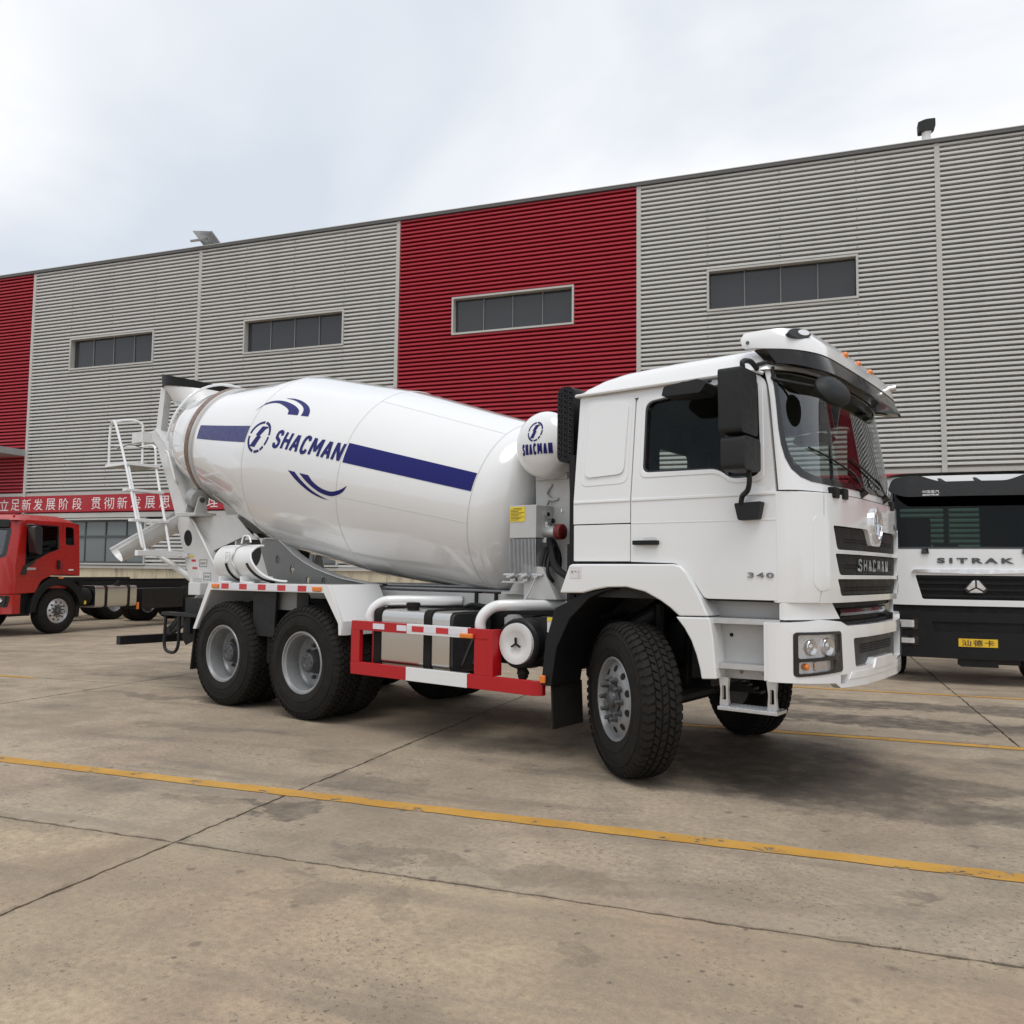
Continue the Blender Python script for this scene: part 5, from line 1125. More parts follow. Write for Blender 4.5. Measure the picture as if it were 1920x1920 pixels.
# ---- rear pedestal, arms and rollers
hole_p = circ2(-5.68, 1.70, .20, .22, 28)
ped = [(-7.0, 2.14), (-6.05, 2.155), (-5.86, 2.02), (-5.62, 1.87), (-5.42, 1.845), (-5.25, 1.277), (-6.5, 1.277), (-6.9, 1.60)]
for s in (-1, 1):
    f2 = lambda x, z, w, s=s: Vector((x, s * (.42 + w), z))
    MB().plate(ped, f2, -.012, 0, holes=[hole_p]).build('rear_pedestal', 'offwhite_paint', T, bevel=.003)
    arm = [(-7.93, 3.41), (-7.80, 3.31), (-7.68, 3.21), (-7.56, 3.08), (-7.44, 2.86), (-7.318, 2.622), (-7.113, 2.311), (-6.946, 2.107), (-6.474, 1.676), (-6.103, 1.345), (-6.103, 1.277), (-6.93, 1.277), (-7.121, 1.694), (-7.392, 2.279), (-7.62, 2.70), (-7.80, 3.0), (-7.885, 3.16), (-7.99, 3.24), (-8.25, 3.22), (-8.25, 3.38)]
    am = MB().plate(arm, f2, -.10, .05, holes=[circ2(-7.02, 1.876, .095, .11, 24, .5)]).build('rear_arm', 'offwhite_paint', T, bevel=.004)
    MB().plate(circ2(-7.02, 1.876, .095, .11, 24, .5), f2, .03, .046).build('access_cover', 'chassis_black', am)
    # flange along the arm
    ed = [(-7.93, 3.41), (-7.68, 3.21), (-7.56, 3.08), (-7.318, 2.622), (-6.946, 2.107), (-6.474, 1.676), (-6.103, 1.345)]
    mb = MB()
    for (xa, za), (xb, zb) in zip(ed, ed[1:]): mb.bar((xa, s * .44, za), (xb, s * .44, zb), .012, .10, up=(0, 1, 0))
    mb.build('arm_flange', 'offwhite_paint', am)
    # roller
    rc = D0 + DA * 4.912; 
    rz = Vector((0, s * .52, 0)); ctr = rc - DN * .74 + rz
    ro = MB().lathe([(-.085, .10), (-.075, .125), (.075, .125), (.085, .10)], ctr, DA, 28).build('drum_roller', 'zinc_grey', T)
    mb = MB(); mb.cyl(ctr - DA * .14, ctr + DA * .14, .035); mb.build('roller_axle', 'hub_dark', ro)
    mb = MB()
    for o in (-.11, .11):
        c = ctr + DA * o
        mb.plate([(-.10, -.20), (.10, -.20), (.045, .03), (0, .05), (-.045, .03)], lambda a, b, w_, c=c: c + Vector((0, a, b)) + DA * w_, -.012, .012)
    mb.box(ctr.x - .22, ctr.x + .22, ctr.y - .15, ctr.y + .15, ctr.z - .235, ctr.z - .195); mb.build('roller_bracket', 'grey_paint', ro)
    if s < 0:
        # saddle brace
        sad = [(-5.43, 1.72), (-5.40, 1.83), (-5.33, 1.845), (-5.07, 1.83), (-4.92, 1.75), (-4.766, 1.651), (-4.58, 1.565), (-4.379, 1.493), (-4.15, 1.435), (-3.925, 1.386), (-3.40, 1.322), (-3.37, 1.28), (-5.20, 1.28)]
        sb = MB().plate(sad, f2, .03, .05, holes=[circ2(-5.09, 1.595, .038, .05), circ2(-4.815, 1.484, .038, .05), circ2(-4.53, 1.36, .03, .04), circ2(-4.25, 1.345, .038, .05)]).build('saddle_brace', 'saddle_grey', T, bevel=.003)
        mb = MB(); se = sad[2:11]
        for (xa, za), (xb, zb) in zip(se, se[1:]): mb.bar((xa, s * .44, za + .004), (xb, s * .44, zb + .004), .010, .12, up=(0, 1, 0))
        mb.build('brace_flange', 'offwhite_paint', sb)
    MB().plate(circ2(-5.68, 1.70, .20, .22, 28), lambda x, z, w, s=s: Vector((x, s * (.30 + w), z)), 0, .01).build('pedestal_backing', 'chassis_black', T)
mb = MB(); mb.box(-6.85, -6.0, -.415, .415, 2.12, 2.16); mb.box(-6.98, -6.95, -.41, .41, 1.3, 2.12); mb.box(-6.05, -6.02, -.41, .41, 1.3, 2.12); mb.box(-6.72, -6.66, -.6, .6, 1.28, 1.36)
mb.build('cross_beam', 'offwhite_paint', T, bevel=.004)
mb = MB(); mb.box(-6.72, -6.45, -.62, -.48, 1.14, 1.30); mb.build('foot_block', 'offwhite_paint', T, bevel=.01)
# handrail on the arm and side rail
mb = MB(); mb.tube(smooth_path([(-7.57, -.48, 3.05), (-7.55, -.53, 3.06), (-7.46, -.54, 3.02), (-7.28, -.54, 2.68), (-7.30, -.49, 2.62)]), .016); mb.tube(smooth_path([(-6.93, -.48, 2.10), (-6.86, -.53, 2.11), (-6.74, -.54, 2.04), (-6.30, -.54, 1.56), (-6.22, -.49, 1.46)], 5), .016); mb.build('grab_rail', 'white_paint', T)
# stickers on the arm
st = MB().plate([(-6.86, 1.50), (-6.74, 1.50), (-6.78, 1.60), (-6.90, 1.60)], lambda x, z, w: Vector((x, -.47 - w, z)), .001, .003).build('warning_sticker', 'label_white', T)
mb = MB(); f_ = lambda x, z, w: Vector((x, -.4735 - w, z))
mb.plate([(-6.905, 1.565), (-6.80, 1.565), (-6.81, 1.595), (-6.915, 1.595)], f_, 0, .001); mb.plate([(-6.875, 1.47), (-6.77, 1.47), (-6.78, 1.495), (-6.885, 1.495)], f_, 0, .001); mb.build('sticker_band', 'red_lens', st)
mb = MB(); mb.plate([(-6.965, 1.625), (-6.86, 1.625), (-6.86, 1.65), (-6.965, 1.65)], f_, 0, .001); mb.build('sticker_band', 'yellow_label', st)
for x0, z0 in ((-6.72, 1.50), (-6.62, 1.33)):
    o_ = [(x0, z0), (x0 + .17, z0), (x0 + .17, z0 + .095), (x0, z0 + .095)]; i_ = [(x0 + .008, z0 + .008), (x0 + .162, z0 + .008), (x0 + .162, z0 + .087), (x0 + .008, z0 + .087)]
    mb = MB().plate(o_, f_, 0, .001, holes=[i_])
    for k in range(3): mb.plate([(x0 + .03 + .04 * k, z0 + .03), (x0 + .05 + .04 * k, z0 + .03), (x0 + .05 + .04 * k, z0 + .06), (x0 + .03 + .04 * k, z0 + .06)], f_, 0, .001)
    mb.build('instruction_diagram', 'saddle_grey', st, smooth=0)
# ---- charging hopper (black lip), its posts and the guard ring round the neck
hp = MB(); hc = Vector((-7.62, 0, 0))
def hop(a, b):
    t = 2 * math.pi * a; rx, ry, z = (.45, .47, 4.02) if b > .5 else (.40, .40, 3.78)
    return Vector((-7.69 + rx * math.cos(t) + (.18 * (1 - b)), ry * math.sin(t), z + (.05 * math.cos(t) * -1 if b > .5 else 0)))
hp.grid(hop, 36, 1)
h1 = hp.build('charging_hopper', 'offwhite_paint', T, smooth=50)
def lip(a, b):
    t = 2 * math.pi * a; k = 1.0 + .02 * b
    return Vector((-7.69 + .46 * k * math.cos(t), .48 * k * math.sin(t), 4.0 + .15 * b - .05 * math.cos(t) - .06 * b * math.cos(t)))
MB().grid(lip, 40, 2).build('rubber_lip', 'black_plastic', h1, smooth=50)
MB().grid(lambda a, b: lip(a, b) * 1 + Vector((0, 0, 0)) - (lip(a, b) - Vector((-7.72, 0, 4.07))) * .03, 40, 2).build('rubber_lip', 'black_plastic', h1, smooth=50)
mb = MB(); 
for s in (-1, 1): mb.bar((-8.0, s * .36, 3.30), (-7.90, s * .36, 4.0), .10, .13, up=(1, 0, 0))
mb.bar((-7.9, -.36, 3.98), (-7.9, .36, 3.98), .06, .06); mb.box(-8.1, -7.92, -.42, .42, 3.22, 3.34); mb.build('hopper_post', 'offwhite_paint', T, bevel=.006)
mb = MB(); mb.tube([D0 + DA * 5.35 + (DN * math.cos(t) + Vector((0, -1, 0)) * math.sin(t)) * .80 for t in [R(-95 + 190 * k / 30) for k in range(31)]], .017, 8); mb.build('neck_hoop', 'white_paint', T)
MB().box(-8.34, -8.05, -.60, -.44, 3.23, 3.38).build('arm_bracket', 'offwhite_paint', T, bevel=.004)
# discharge funnel behind the arms
def fun(a, b):
    t = math.pi * (.5 + a); z = 3.15 - .75 * b; r = .50 - .22 * b; return Vector((-7.65 - .12 * b + r * math.cos(t), r * math.sin(t) * .8, z - .25 * (1 - b) * (1 - math.cos(t - math.pi)) ))
MB().grid(fun, 20, 6).build('discharge_funnel', 'offwhite_paint', T, smooth=60)
# swinging chute: open trough sloping rearwards
def trough(p0, p1, r0, r1, name, par, dep=1.0, roll=0.0):
    p0, p1 = Vector(p0), Vector(p1); t = (p1 - p0).normalized(); sd = t.cross(Vector((0, 0, 1))).normalized(); up = sd.cross(t); q_ = Matrix.Rotation(roll, 3, t); sd = q_ @ sd; up = q_ @ up
    mb = MB()
    for off in (0, .012):
        def fn(a, b):
            c = p0.lerp(p1, a); r = r0 + (r1 - r0) * a + off; an = math.pi * (1 + b); return c + sd * math.cos(an) * r + up * (math.sin(an) * r * dep)
        mb.grid(fn, 6, 14)
    o = mb.build(name, 'offwhite_paint', par, smooth=60)
    m2 = MB()
    for sgn in (-1, 1): m2.bar(p0 + sd * sgn * r0, p1 + sd * sgn * r1, .03, .02)
    m2.build('chute_rim', 'white_paint', o); return o
ch = trough((-7.46, -.26, 2.30), (-7.66, -1.13, 1.72), .24, .20, 'swing_chute', T, dep=.95)
mb = MB(); mb.tube([(-7.0, -.40, 1.36), (-7.5, -.72, 1.72)], .035, 10); mb.tube([(-6.95, -.36, 1.30), (-7.2, -.53, 1.50)], .05, 10); mb.build('chute_strut', 'offwhite_paint', T)
# ladder with platform and guard rails
LD = MB()
A0, A1 = Vector((-7.10, -1.0, 1.66)), Vector((-7.66, -.99, 2.84)); B0, B1 = Vector((-7.10, -.66, 1.66)), Vector((-7.66, -.60, 2.84))
LD.tube([A0, A1], .018, 8); LD.tube([B0, B1], .018, 8)
lad = LD.build('ladder', 'white_paint', T)
bx('ladder_rung', 'white_paint', lad, -7.13, -7.05, -1.13, -.50, 1.63, 1.70, bevel=.006)
for k in (.36, .70):
    c = A0.lerp(A1, k); d_ = B0.lerp(B1, k); bx('ladder_rung', 'white_paint', lad, c.x - .05, c.x + .05, c.y - .12, d_.y + .03, c.z - .015, c.z + .02, bevel=.005)
pf = MB(); pf.box(-8.20, -7.62, -1.03, -.56, 2.835, 2.875); pf.build('platform', 'white_paint', lad, bevel=.004)
m2 = MB(); m2.tube(smooth_path([(-8.16, -1.0, 2.87), (-8.16, -1.0, 3.36), (-8.14, -.95, 3.46), (-8.13, -.75, 3.52), (-8.10, -.62, 3.50), (-8.08, -.58, 3.40), (-8.06, -.58, 2.87)], 5), .017, 8)
m2.tube(smooth_path([(-8.16, -1.0, 3.42), (-8.05, -1.02, 3.45), (-7.96, -1.02, 3.38), (-7.60, -1.03, 2.75), (-7.17, -1.04, 1.86), (-7.13, -1.02, 1.74)], 5), .017, 8)
m2.tube([(-8.15, -1.0, 3.14), (-8.06, -.58, 3.16)], .012, 6)
m2.tube(smooth_path([(-8.06, -.58, 3.16), (-7.9, -.57, 3.17), (-7.74, -.58, 3.12), (-7.70, -.58, 2.87)], 4), .016, 8); m2.build('guard_rail', 'white_paint', lad)
MB().tube(smooth_path([(-8.14, -.9, 3.10), (-8.0, -.8, 3.16), (-7.9, -.66, 3.12), (-7.8, -.55, 3.10)], 4), .006, 6).build('cable', 'black_plastic', lad)
MB().box(-7.14, -6.95, -.52, -.46, 1.62, 1.68).build('ladder_bracket', 'offwhite_paint', T)
# spare chute section strapped on the mudguard
def spare(off):
    def fn(a, b):
        t = .0 * math.pi + 1.02 * math.pi * b      # 0 at the upper rim, wraps over the camera side to the floor
        ang = math.pi / 2 + t
        y = -.98 + .185 * math.cos(ang) + off * math.cos(ang); z = 1.545 + (.185 + off) * math.sin(ang)
        k = max(0, (b - .30) / .70); xe = -4.66 + .42 * k ** 1.25
        x = -5.29 + (xe + 5.29) * a; z += .02 * max(0, a - .7) * 0
        return Vector((x, y, z))
    return fn
sp = MB(); sp.grid(spare(0), 24, 24); sp.grid(spare(.012), 24, 24); spo = sp.build('spare_chute', 'offwhite_paint', T, smooth=60, label='spare chute trough strapped on the mudguard')
m2 = MB(); m2.tube([spare(.006)(1, k / 24) for k in range(25)], .011, 6); m2.tube([spare(.006)(0, k / 24) for k in range(25)], .011, 6); m2.tube([spare(.006)(k / 8, 0) for k in range(9)], .012, 6); m2.build('chute_rim', 'white_paint', spo)
m2 = MB(); m2.tube(smooth_path([(-4.95, -1.06, 1.76), (-4.93, -1.05, 1.84), (-4.83, -1.05, 1.84), (-4.78, -1.06, 1.77)], 4), .010, 6); m2.tube([(-5.07, -1.195, 1.56), (-5.0, -1.195, 1.56), (-5.0, -1.175, 1.66), (-5.07, -1.175, 1.66), (-5.07, -1.195, 1.56)], .008, 6); m2.build('chute_handle', 'white_paint', spo)
m2 = MB(); m2.tube([spare(.02)(.52 + .02 * math.sin(k), k / 24) for k in range(0, 22)], .012, 5); m2.build('strap', 'zinc_grey', spo)
mb = MB()
for x in (-5.15, -4.75): mb.box(x, x + .03, -1.2, -.8, 1.335, 1.40); mb.box(x, x + .2, -1.19, -1.16, 1.33, 1.345)
mb.build('chute_cradle', 'white_paint', T); 
for x in (-5.16, -4.76): MB().tube([spare(.02)((x + 5.34) / .75 + .1, .5 + .5 * k / 10) for k in range(10)], .014, 5).build('cradle_pad', 'rubber', T)
# ---- rear underrun bar and side bracket
mb = MB(); mb.box(-7.55, -7.45, -1.10, 1.10, .49, .60)
for s in (-1, 1): mb.bar((-7.5, s * .45, .6), (-6.6, s * .45, .98), .06, .12)
mb.build('underrun_bar', 'chassis_black', T, bevel=.004)
mb = MB(); mb.tube(smooth_path([(-6.52, -1.02, .92), (-6.52, -1.03, .60), (-6.49, -1.03, .50), (-6.42, -1.03, .47), (-6.30, -1.03, .47), (-6.23, -1.03, .52), (-6.22, -1.02, .62), (-6.22, -1.02, .92)], 5), .02, 8)
mb.box(-6.58, -5.75, -1.05, -.92, .905, .945); mb.bar((-6.5, -.98, .72), (-6.25, -.98, .93), .02, .06); mb.box(-6.25, -6.10, -.95, -.5, .70, .93); mb.bar((-6.2, -.97, .62), (-5.75, -.6, .93), .03, .14); mb.build('side_step_bracket', 'chassis_black', T, bevel=.003)
mb = MB(); mb.box(-6.85, -6.75, -.5, .5, .80, 1.10); mb.box(-6.3, -5.7, -.9, -.5, .86, 1.12); mb.build('rear_beam', 'chassis_black', T)

# ================================================================ red cab-and-chassis truck (two parked side by side) : x forward, y left
def red_truck(name, label, loc, group):
    t = thing(name, label, 'truck', loc, math.atan2(-GN.y, -GN.x), group)
    W = 1.17
    def S(s): return lambda x, z, w: Vector((x, s * (W - .05 * max(0, (z - 1.5))) + s * w - s * 0, z))
    win = rpoly([(.05, 1.86), (.30, 1.78), (.62, 1.62), (.80, 1.50), (.90, 1.50), (.86, 2.30), (.80, 2.385), (.05, 2.385)], [.04, .02, .02, .03, .02, .04, .04, .05])
    w2 = rpoly([(-.36, 1.96), (-.13, 1.97), (-.12, 2.38), (-.34, 2.36)], .05)
    body = rpoly([(-.53, 1.27), (-.30, 1.30), (.20, 1.30), (.48, 1.18), (.62, .92), (1.08, .90), (1.12, 1.5), (.98, 2.40), (.90, 2.47), (-.38, 2.47), (-.50, 2.36)], [.02, .1, .1, .08, .02, .02, .02, .06, .06, .06, .08])
    for s in (-1, 1):
        sp = MB().plate(body, S(s), -.04, 0, holes=[win, w2]).build('cab_side', 'cab_red', t, bevel=.01)
        MB().plate(win, S(s), -.03, -.02).build('door_glass', 'green_glass', sp); MB().plate(w2, S(s), -.03, -.02).build('quarter_glass', 'green_glass', sp)
        for h in (win, w2):
            cx = sum(q[0] for q in h) / len(h); cz = sum(q[1] for q in h) / len(h)
            MB().plate(h, S(s), -.03, .003, holes=[[(a + (cx - a) * .06, b + (cz - b) * .06) for a, b in h]]).build('window_seal', 'gloss_black', sp)
        MB().plate([(-.52, 1.32), (1.10, 1.27), (1.10, 1.285), (-.52, 1.335)], S(s), 0, .006).build('crease_strip', 'cab_red', sp)
        MB().plate([(-.055, 1.32), (-.045, 1.32), (-.045, 2.45), (-.055, 2.45)], S(s), 0, .002).build('door_gap', 'gloss_black', sp)
        MB().plate(rpoly([(.02, 1.42), (.09, 1.42), (.10, 1.62), (.03, 1.62)], .015), S(s), 0, .03).build('door_handle', 'gloss_black', sp, bevel=.006)
        MB().plate(rpoly([(.63, 1.405), (.93, 1.395), (.95, 1.43), (.86, 1.452), (.63, 1.452)], .012), S(s), 0, .006).build('badge', 'silver_rim', sp)
        bx('label_plate', 'label_white', sp, -.35, -.22, s * (W + .002) - .002, s * (W + .002) + .002, 1.395, 1.425, bevel=0)
        # mirror pod
        MB().plate(rpoly([(.70, 1.72), (.86, 1.76), (.92, 2.32), (.80, 2.36), (.72, 2.30)], .04), lambda x, z, w, s=s: Vector((x, s * (1.22 + w), z)), 0, .20).build('mirror', 'gloss_black', t, bevel=.03)
        MB().tube([(.92, s * 1.15, 2.36), (.82, s * 1.3, 2.36)], .02).build('mirror_arm', 'gloss_black', t)
        MB().plate(rpoly([(.86, 1.30), (1.0, 1.30), (.93, 1.50), (.60, 1.66), (.72, 1.52), (.86, 1.46)], .02), S(s), 0, .02).build('mirror_base', 'gloss_black', sp)
        # wheel arch trim
        oo = [(.02 + .72 * math.cos(a), .48 + .78 * math.sin(a)) for a in [math.pi * k / 20 * .92 for k in range(21)]]; ii = [(.02 + .58 * math.cos(a), .50 + .58 * math.sin(a)) for a in [math.pi * k / 20 * .92 for k in range(20, -1, -1)]]
        MB().plate(oo + ii, lambda x, z, w, s=s: Vector((x, s * (1.16 + w), z)), -.40, .04).build('wheel_arch', 'black_plastic', t, bevel=.01)
        bx('marker_lamp', 'orange_lens', t, -.06, .06, s * 1.205 - .01, s * 1.205 + .01, 1.215, 1.25)
        MB().plate([(.62, .42), (1.10, .42), (1.10, .90), (.62, .92)], lambda x, z, w, s=s: Vector((x, s * (1.05 + w), z)), -.1, 0).build('step_panel', 'black_plastic', t)
        MB().plate([(-.60, .35), (-.50, .35), (-.58, 1.15), (-.68, 1.15)], lambda x, z, w, s=s: Vector((x, s * (1.12 + w), z)), -.42, 0).build('mud_flap', 'rubber', t)
    # front: plan-curved face with windscreen
    def FX(y): return interp(abs(y), [0, .6, .9, 1.08, 1.17], [1.50, 1.47, 1.40, 1.27, 1.10])
    def F(y, z, w): return Vector((FX(y) + w - .26 * max(0, (z - 1.55)), y * (1 - .042 * max(0, z - 1.5)), z))
    cu = [-1.15 + .1 * k for k in range(24)]
    wsn = rpoly([(-1.06, 1.66), (0, 1.56), (1.06, 1.66), (1.04, 2.30), (-1.04, 2.30)], .08)
    ff = MB().plate([(-1.168, .90), (1.168, .90), (1.168, 2.46), (-1.168, 2.46)], F, -.04, 0, holes=[wsn], cu=cu, cv=(1.55,)).build('front_panel', 'cab_red', t, smooth=50)
    MB().plate(wsn, F, -.03, -.02, cu=cu).build('windscreen', 'windscreen_glass', ff, smooth=50)
    wi = [(y * .94, 1.97 + (z - 1.97) * .86) for y, z in wsn]; MB().plate(wsn, F, -.03, .004, holes=[wi], cu=cu).build('windscreen_seal', 'gloss_black', ff, smooth=50)
    MB().plate(rpoly([(-.9, 1.0), (.9, 1.0), (.95, 1.42), (-.95, 1.42)], .05), F, -.01, .012, cu=cu).build('grille', 'black_plastic', t, smooth=50)
    MB().plate([(-1.165, .48), (1.165, .48), (1.165, .885), (-1.165, .885)], F, -.15, .03, cu=cu).build('bumper', 'cab_red', t, bevel=.02, smooth=50)
    for s in (-1, 1):
        hl = MB().plate(rpoly([(s * 1.12, .62), (s * .80, .66), (s * .80, .86), (s * 1.14, .86)], .03), F, .0, .035, cu=cu).build('headlamp', 'gloss_black', t)
        for y in (1.04, .92): MB().lathe([(0, .05), (.02, .045), (.01, 0)], F(s * y, .77, .035), (1, s * .5, 0), 16, caps=False).build('projector', 'chrome', hl)
    def rf(a, b):
        x = -.50 + 1.62 * a; y = -1.1 + 2.2 * b; e = max(0, 1 - abs(y / 1.1) ** 6) ** .5
        h = interp(x, [-.5, -.35, -.1, .8, 1.0, 1.12], [.0, .10, .17, .16, .12, .0]); return Vector((x, y, 2.455 + h * e))
    mb = MB(); mb.grid(rf, 20, 24); mb.build('roof', 'cab_red', t, smooth=60)
    MB().plate(rpoly([(-1.0, 2.30), (1.0, 2.30), (1.0, 2.46), (-1.0, 2.46)], .04), lambda y, z, w: Vector((1.38 - .2 * abs(y) ** 3 + w, y, z)), -.03, 0, cu=cu).build('sun_visor', 'mirror_plastic', t)
    for x, y in ((1.0, .9), (1.0, -.9)): MB().lathe([(0, .03), (.03, .025), (.04, 0)], (x, y, 2.55), (0, 0, 1), 10, caps=False).build('marker_lamp', 'red_lens', t)
    mb = MB(); mb.box(-.52, -.48, -1.1, 1.1, 1.27, 2.45); mb.box(-.5, 1.1, -1.1, 1.1, 1.0, 1.06); mb.build('cab_back', 'cab_red', t)
    mb = MB(); mb.box(-.45, .0, .3, .85, 1.4, 2.1); mb.box(-.45, .0, -.85, -.3, 1.4, 2.1); mb.box(.8, 1.2, -1.0, 1.0, 1.2, 1.65); mb.build('seat', 'interior', t, bevel=.05)
    # chassis
    mb = MB()
    for s in (-1, 1): mb.box(-7.2, 1.1, s * .42 - .04, s * .42 + .04, .84, 1.12)
    for x in (.5, -1.2, -2.6, -4.0, -5.2, -6.4, -7.1): mb.box(x - .05, x + .05, -.38, .38, .88, 1.08)
    mb.box(-6.6, -.7, -.40, -.30, 1.12, 1.18); mb.tube([(0, -.9, .5), (0, .9, .5)], .06); 
    for xa in (-4.575, -5.93): mb.tube([(xa, -.9, .5), (xa, .9, .5)], .08); mb.box(xa - .5, xa + .5, .35, .5, .6, .75); mb.box(xa - .5, xa + .5, -.5, -.35, .6, .75)
    mb.build('chassis_frame', 'chassis_black', t)
    mb = MB(); mb.box(-4.0, -2.55, .50, 1.10, .45, .96); mb.build('side_box', 'chassis_black', t, bevel=.02)
    pf_ = rpoly([(.58, .53), (1.12, .53), (1.12, 1.04), (.58, 1.04)], .08)
    ft = MB().plate(pf_, lambda a, b, c: Vector((c, a, b)), -2.33, -1.05).build('fuel_tank', 'steel', t, bevel=.02)
    for x in (-2.10, -1.40): MB().plate(rpoly([(.565, .515), (1.135, .515), (1.135, 1.055), (.565, 1.055)], .08), lambda a, b, c: Vector((c, a, b)), x, x + .06, holes=[pf_]).build('tank_strap', 'rubber', ft)
    MB().cyl((-1.80, .95, 1.02), (-1.88, 1.02, 1.14), .06).build('filler_cap', 'rubber', ft)
    MB().lathe([(0, .2), (.02, .22), (.30, .22), (.32, .2)], (-1.02, .85, .78), (1, 0, 0), 20).build('air_tank', 'black_plastic', t)
    bx('label_plate', 'yellow_label', t, -.84, -.78, 1.06, 1.075, .62, .70)
    bx('marker_lamp', 'orange_lens', t, -2.42, -2.36, 1.08, 1.12, .45, .62)
    rims = {'f': FR2, 'r': RR2}; sc = .89
    for kind, x, y, rz in [('f', 0, 1.02, math.pi), ('f', 0, -1.02, 0)] + [('r', xa, s * yy, (math.pi if (yy > 1) == (s > 0) else 0)) for xa in (-4.575, -5.93) for s in (-1, 1) for yy in (1.03, .72)]:
        w_ = wheel(t, (x, y, .5), (0, 0, rz), kind, kind == 'f' and y > 0, rims); w_.scale = (sc, sc, sc)
    return t
FR2, RR2 = front_rim('silver_rim'), rear_rim('silver_rim')
P1 = Vector((-16.285, 1.99, 0)) - GX * 1.12
red_truck('red_chassis_truck', 'red cab and bare chassis truck at the left edge, nearest the camera', (P1.x, P1.y, 0), 'red trucks parked at the left')
P2 = P1 - GX * 2.95
red_truck('red_chassis_truck', 'red truck hidden behind the left one, its chassis and wheels showing below', (P2.x, P2.y, 0), 'red trucks parked at the left')

# ================================================================ white and black tipper cab at the right (x forward, y left)
SW = thing('white_cab_truck', 'white truck with black visor and black bumper, cut by the right edge', 'truck', (0, 0, 0), math.atan2(-GN.y, -GN.x))
SC = CXY + GX * 2.127 + GN * 13.015; SW.location = SC
# here local y is the truck's left = +u in the photograph
def SF(y): return interp(abs(y), [0, .5, .85, 1.02, 1.12, 1.16], [0, -.02, -.07, -.14, -.26, -.40])
def SFR(y, z, w): return Vector((SF(y) + w - .22 * max(0, z - 1.86), y, z))
cu = [-1.12 + .07 * k for k in range(33)]
wsn = rpoly([(-1.06, 1.87), (1.06, 1.87), (1.02, 2.76), (-1.02, 2.76)], .06)
gr = rpoly([(-.66, 1.165), (.66, 1.165), (.745, 1.50), (-.745, 1.50)], [.03, .03, .02, .02])
fpn = MB().plate([(-1.158, 1.08), (1.158, 1.08), (1.158, 1.86), (-1.158, 1.86)], SFR, -.04, 0, holes=[gr], cu=cu).build('front_panel', 'white_paint', SW, bevel=.006, smooth=50)
upf = MB().plate([(-1.158, 1.862), (1.158, 1.862), (1.10, 2.92), (-1.10, 2.92)], SFR, -.04, 0, holes=[wsn], cu=cu).build('upper_front', 'white_paint', SW, smooth=50)
MB().plate(wsn, SFR, -.03, -.02, cu=cu).build('windscreen', 'green_glass', upf, smooth=50)
MB().plate(wsn, SFR, -.03, .004, holes=[[(y * .97, 2.315 + (z - 2.315) * .94) for y, z in wsn]], cu=cu).build('windscreen_seal', 'gloss_black', upf, smooth=50)
vs = rpoly([(-1.07, 2.70), (-.88, 2.60), (.88, 2.60), (1.07, 2.70), (1.02, 2.88), (.70, 2.92), (.42, 2.81), (-.42, 2.81), (-.70, 2.92), (-1.02, 2.88)], [.05, .1, .1, .05, .08, .1, .08, .08, .1, .08])
vz = MB().plate(vs, lambda a, b, c: SFR(a, 2.3, .17 - .25 * (b - 2.6) + c) + Vector((0, 0, b - 2.3)), -.03, 0, cu=cu).build('sun_visor', 'mirror_plastic', SW, bevel=.012, smooth=50)
vf = lambda a, b, c: SFR(a, 2.3, .17 - .25 * (b - 2.6) + c) + Vector((0, 0, b - 2.3))
mb = MB(); lettering(mb, '中国重汽', lambda a, b, c: vf(-.64 + .21 * a, 2.645 + .045 * b, .003), bold=0); lettering(mb, 'SINOTRUK', lambda a, b, c: vf(-.64 + .21 * a, 2.612 + .022 * b, .003), bold=.03); mb.build('lettering', 'white_letter', vz, smooth=0, recalc=False)
for y in (-.78, -.35, .1, .6):
    for z in (2.66, 2.75): MB().cyl(vf(y, z, -.01), vf(y, z, .006), .012, n=8).build('fixing_screw', 'gloss_black', vz)
for y in (-.42, .02): MB().plate([(y, 2.80), (y + .10, 2.80), (y + .02, 2.86), (y - .02, 2.86)], vf, -.06, -.02).build('visor_stay', 'gloss_black', vz)
mb = MB(); lettering(mb, 'SITRAK', lambda a, b, c: SFR(-.47 + .94 * a, 1.668 + .075 * b, .001 + c), thick=.012, bold=.045, spacing=1.5); mb.build('name_badge', 'hub_dark', SW, smooth=0, recalc=False)
MB().plate(rpoly([(-.80, 1.545), (0, 1.520), (.80, 1.545), (.76, 1.580), (0, 1.590), (-.76, 1.580)], .012), SFR, -.01, .04, cu=cu).build('chrome_bar', 'chrome', SW, bevel=.012, smooth=50)
gb_ = MB().plate([(-.78, 1.13), (.78, 1.13), (.78, 1.52), (-.78, 1.52)], SFR, -.09, -.06, cu=cu).build('grille', 'black_plastic', SW, smooth=50)
for z in (1.20, 1.29, 1.38, 1.46): MB().plate([(-.70, z), (.70, z), (.71, z + .03), (-.71, z + .03)], SFR, -.06, -.015, cu=cu).build('grille_bar', 'black_plastic', gb_, bevel=.008, smooth=50)
tri = rpoly([(-.085, -.085), (.085, -.085), (.135, -.03), (.045, .085), (.02, .092), (-.02, .092), (-.045, .085), (-.135, -.03)], .008)
ef = lambda a, b, c: Vector((.0 + c, a, 1.345 + b))
e1 = MB().plate([(a * 1.1, b * 1.1) for a, b in tri], ef, -.03, .004).build('emblem', 'gloss_black', SW, bevel=.003)
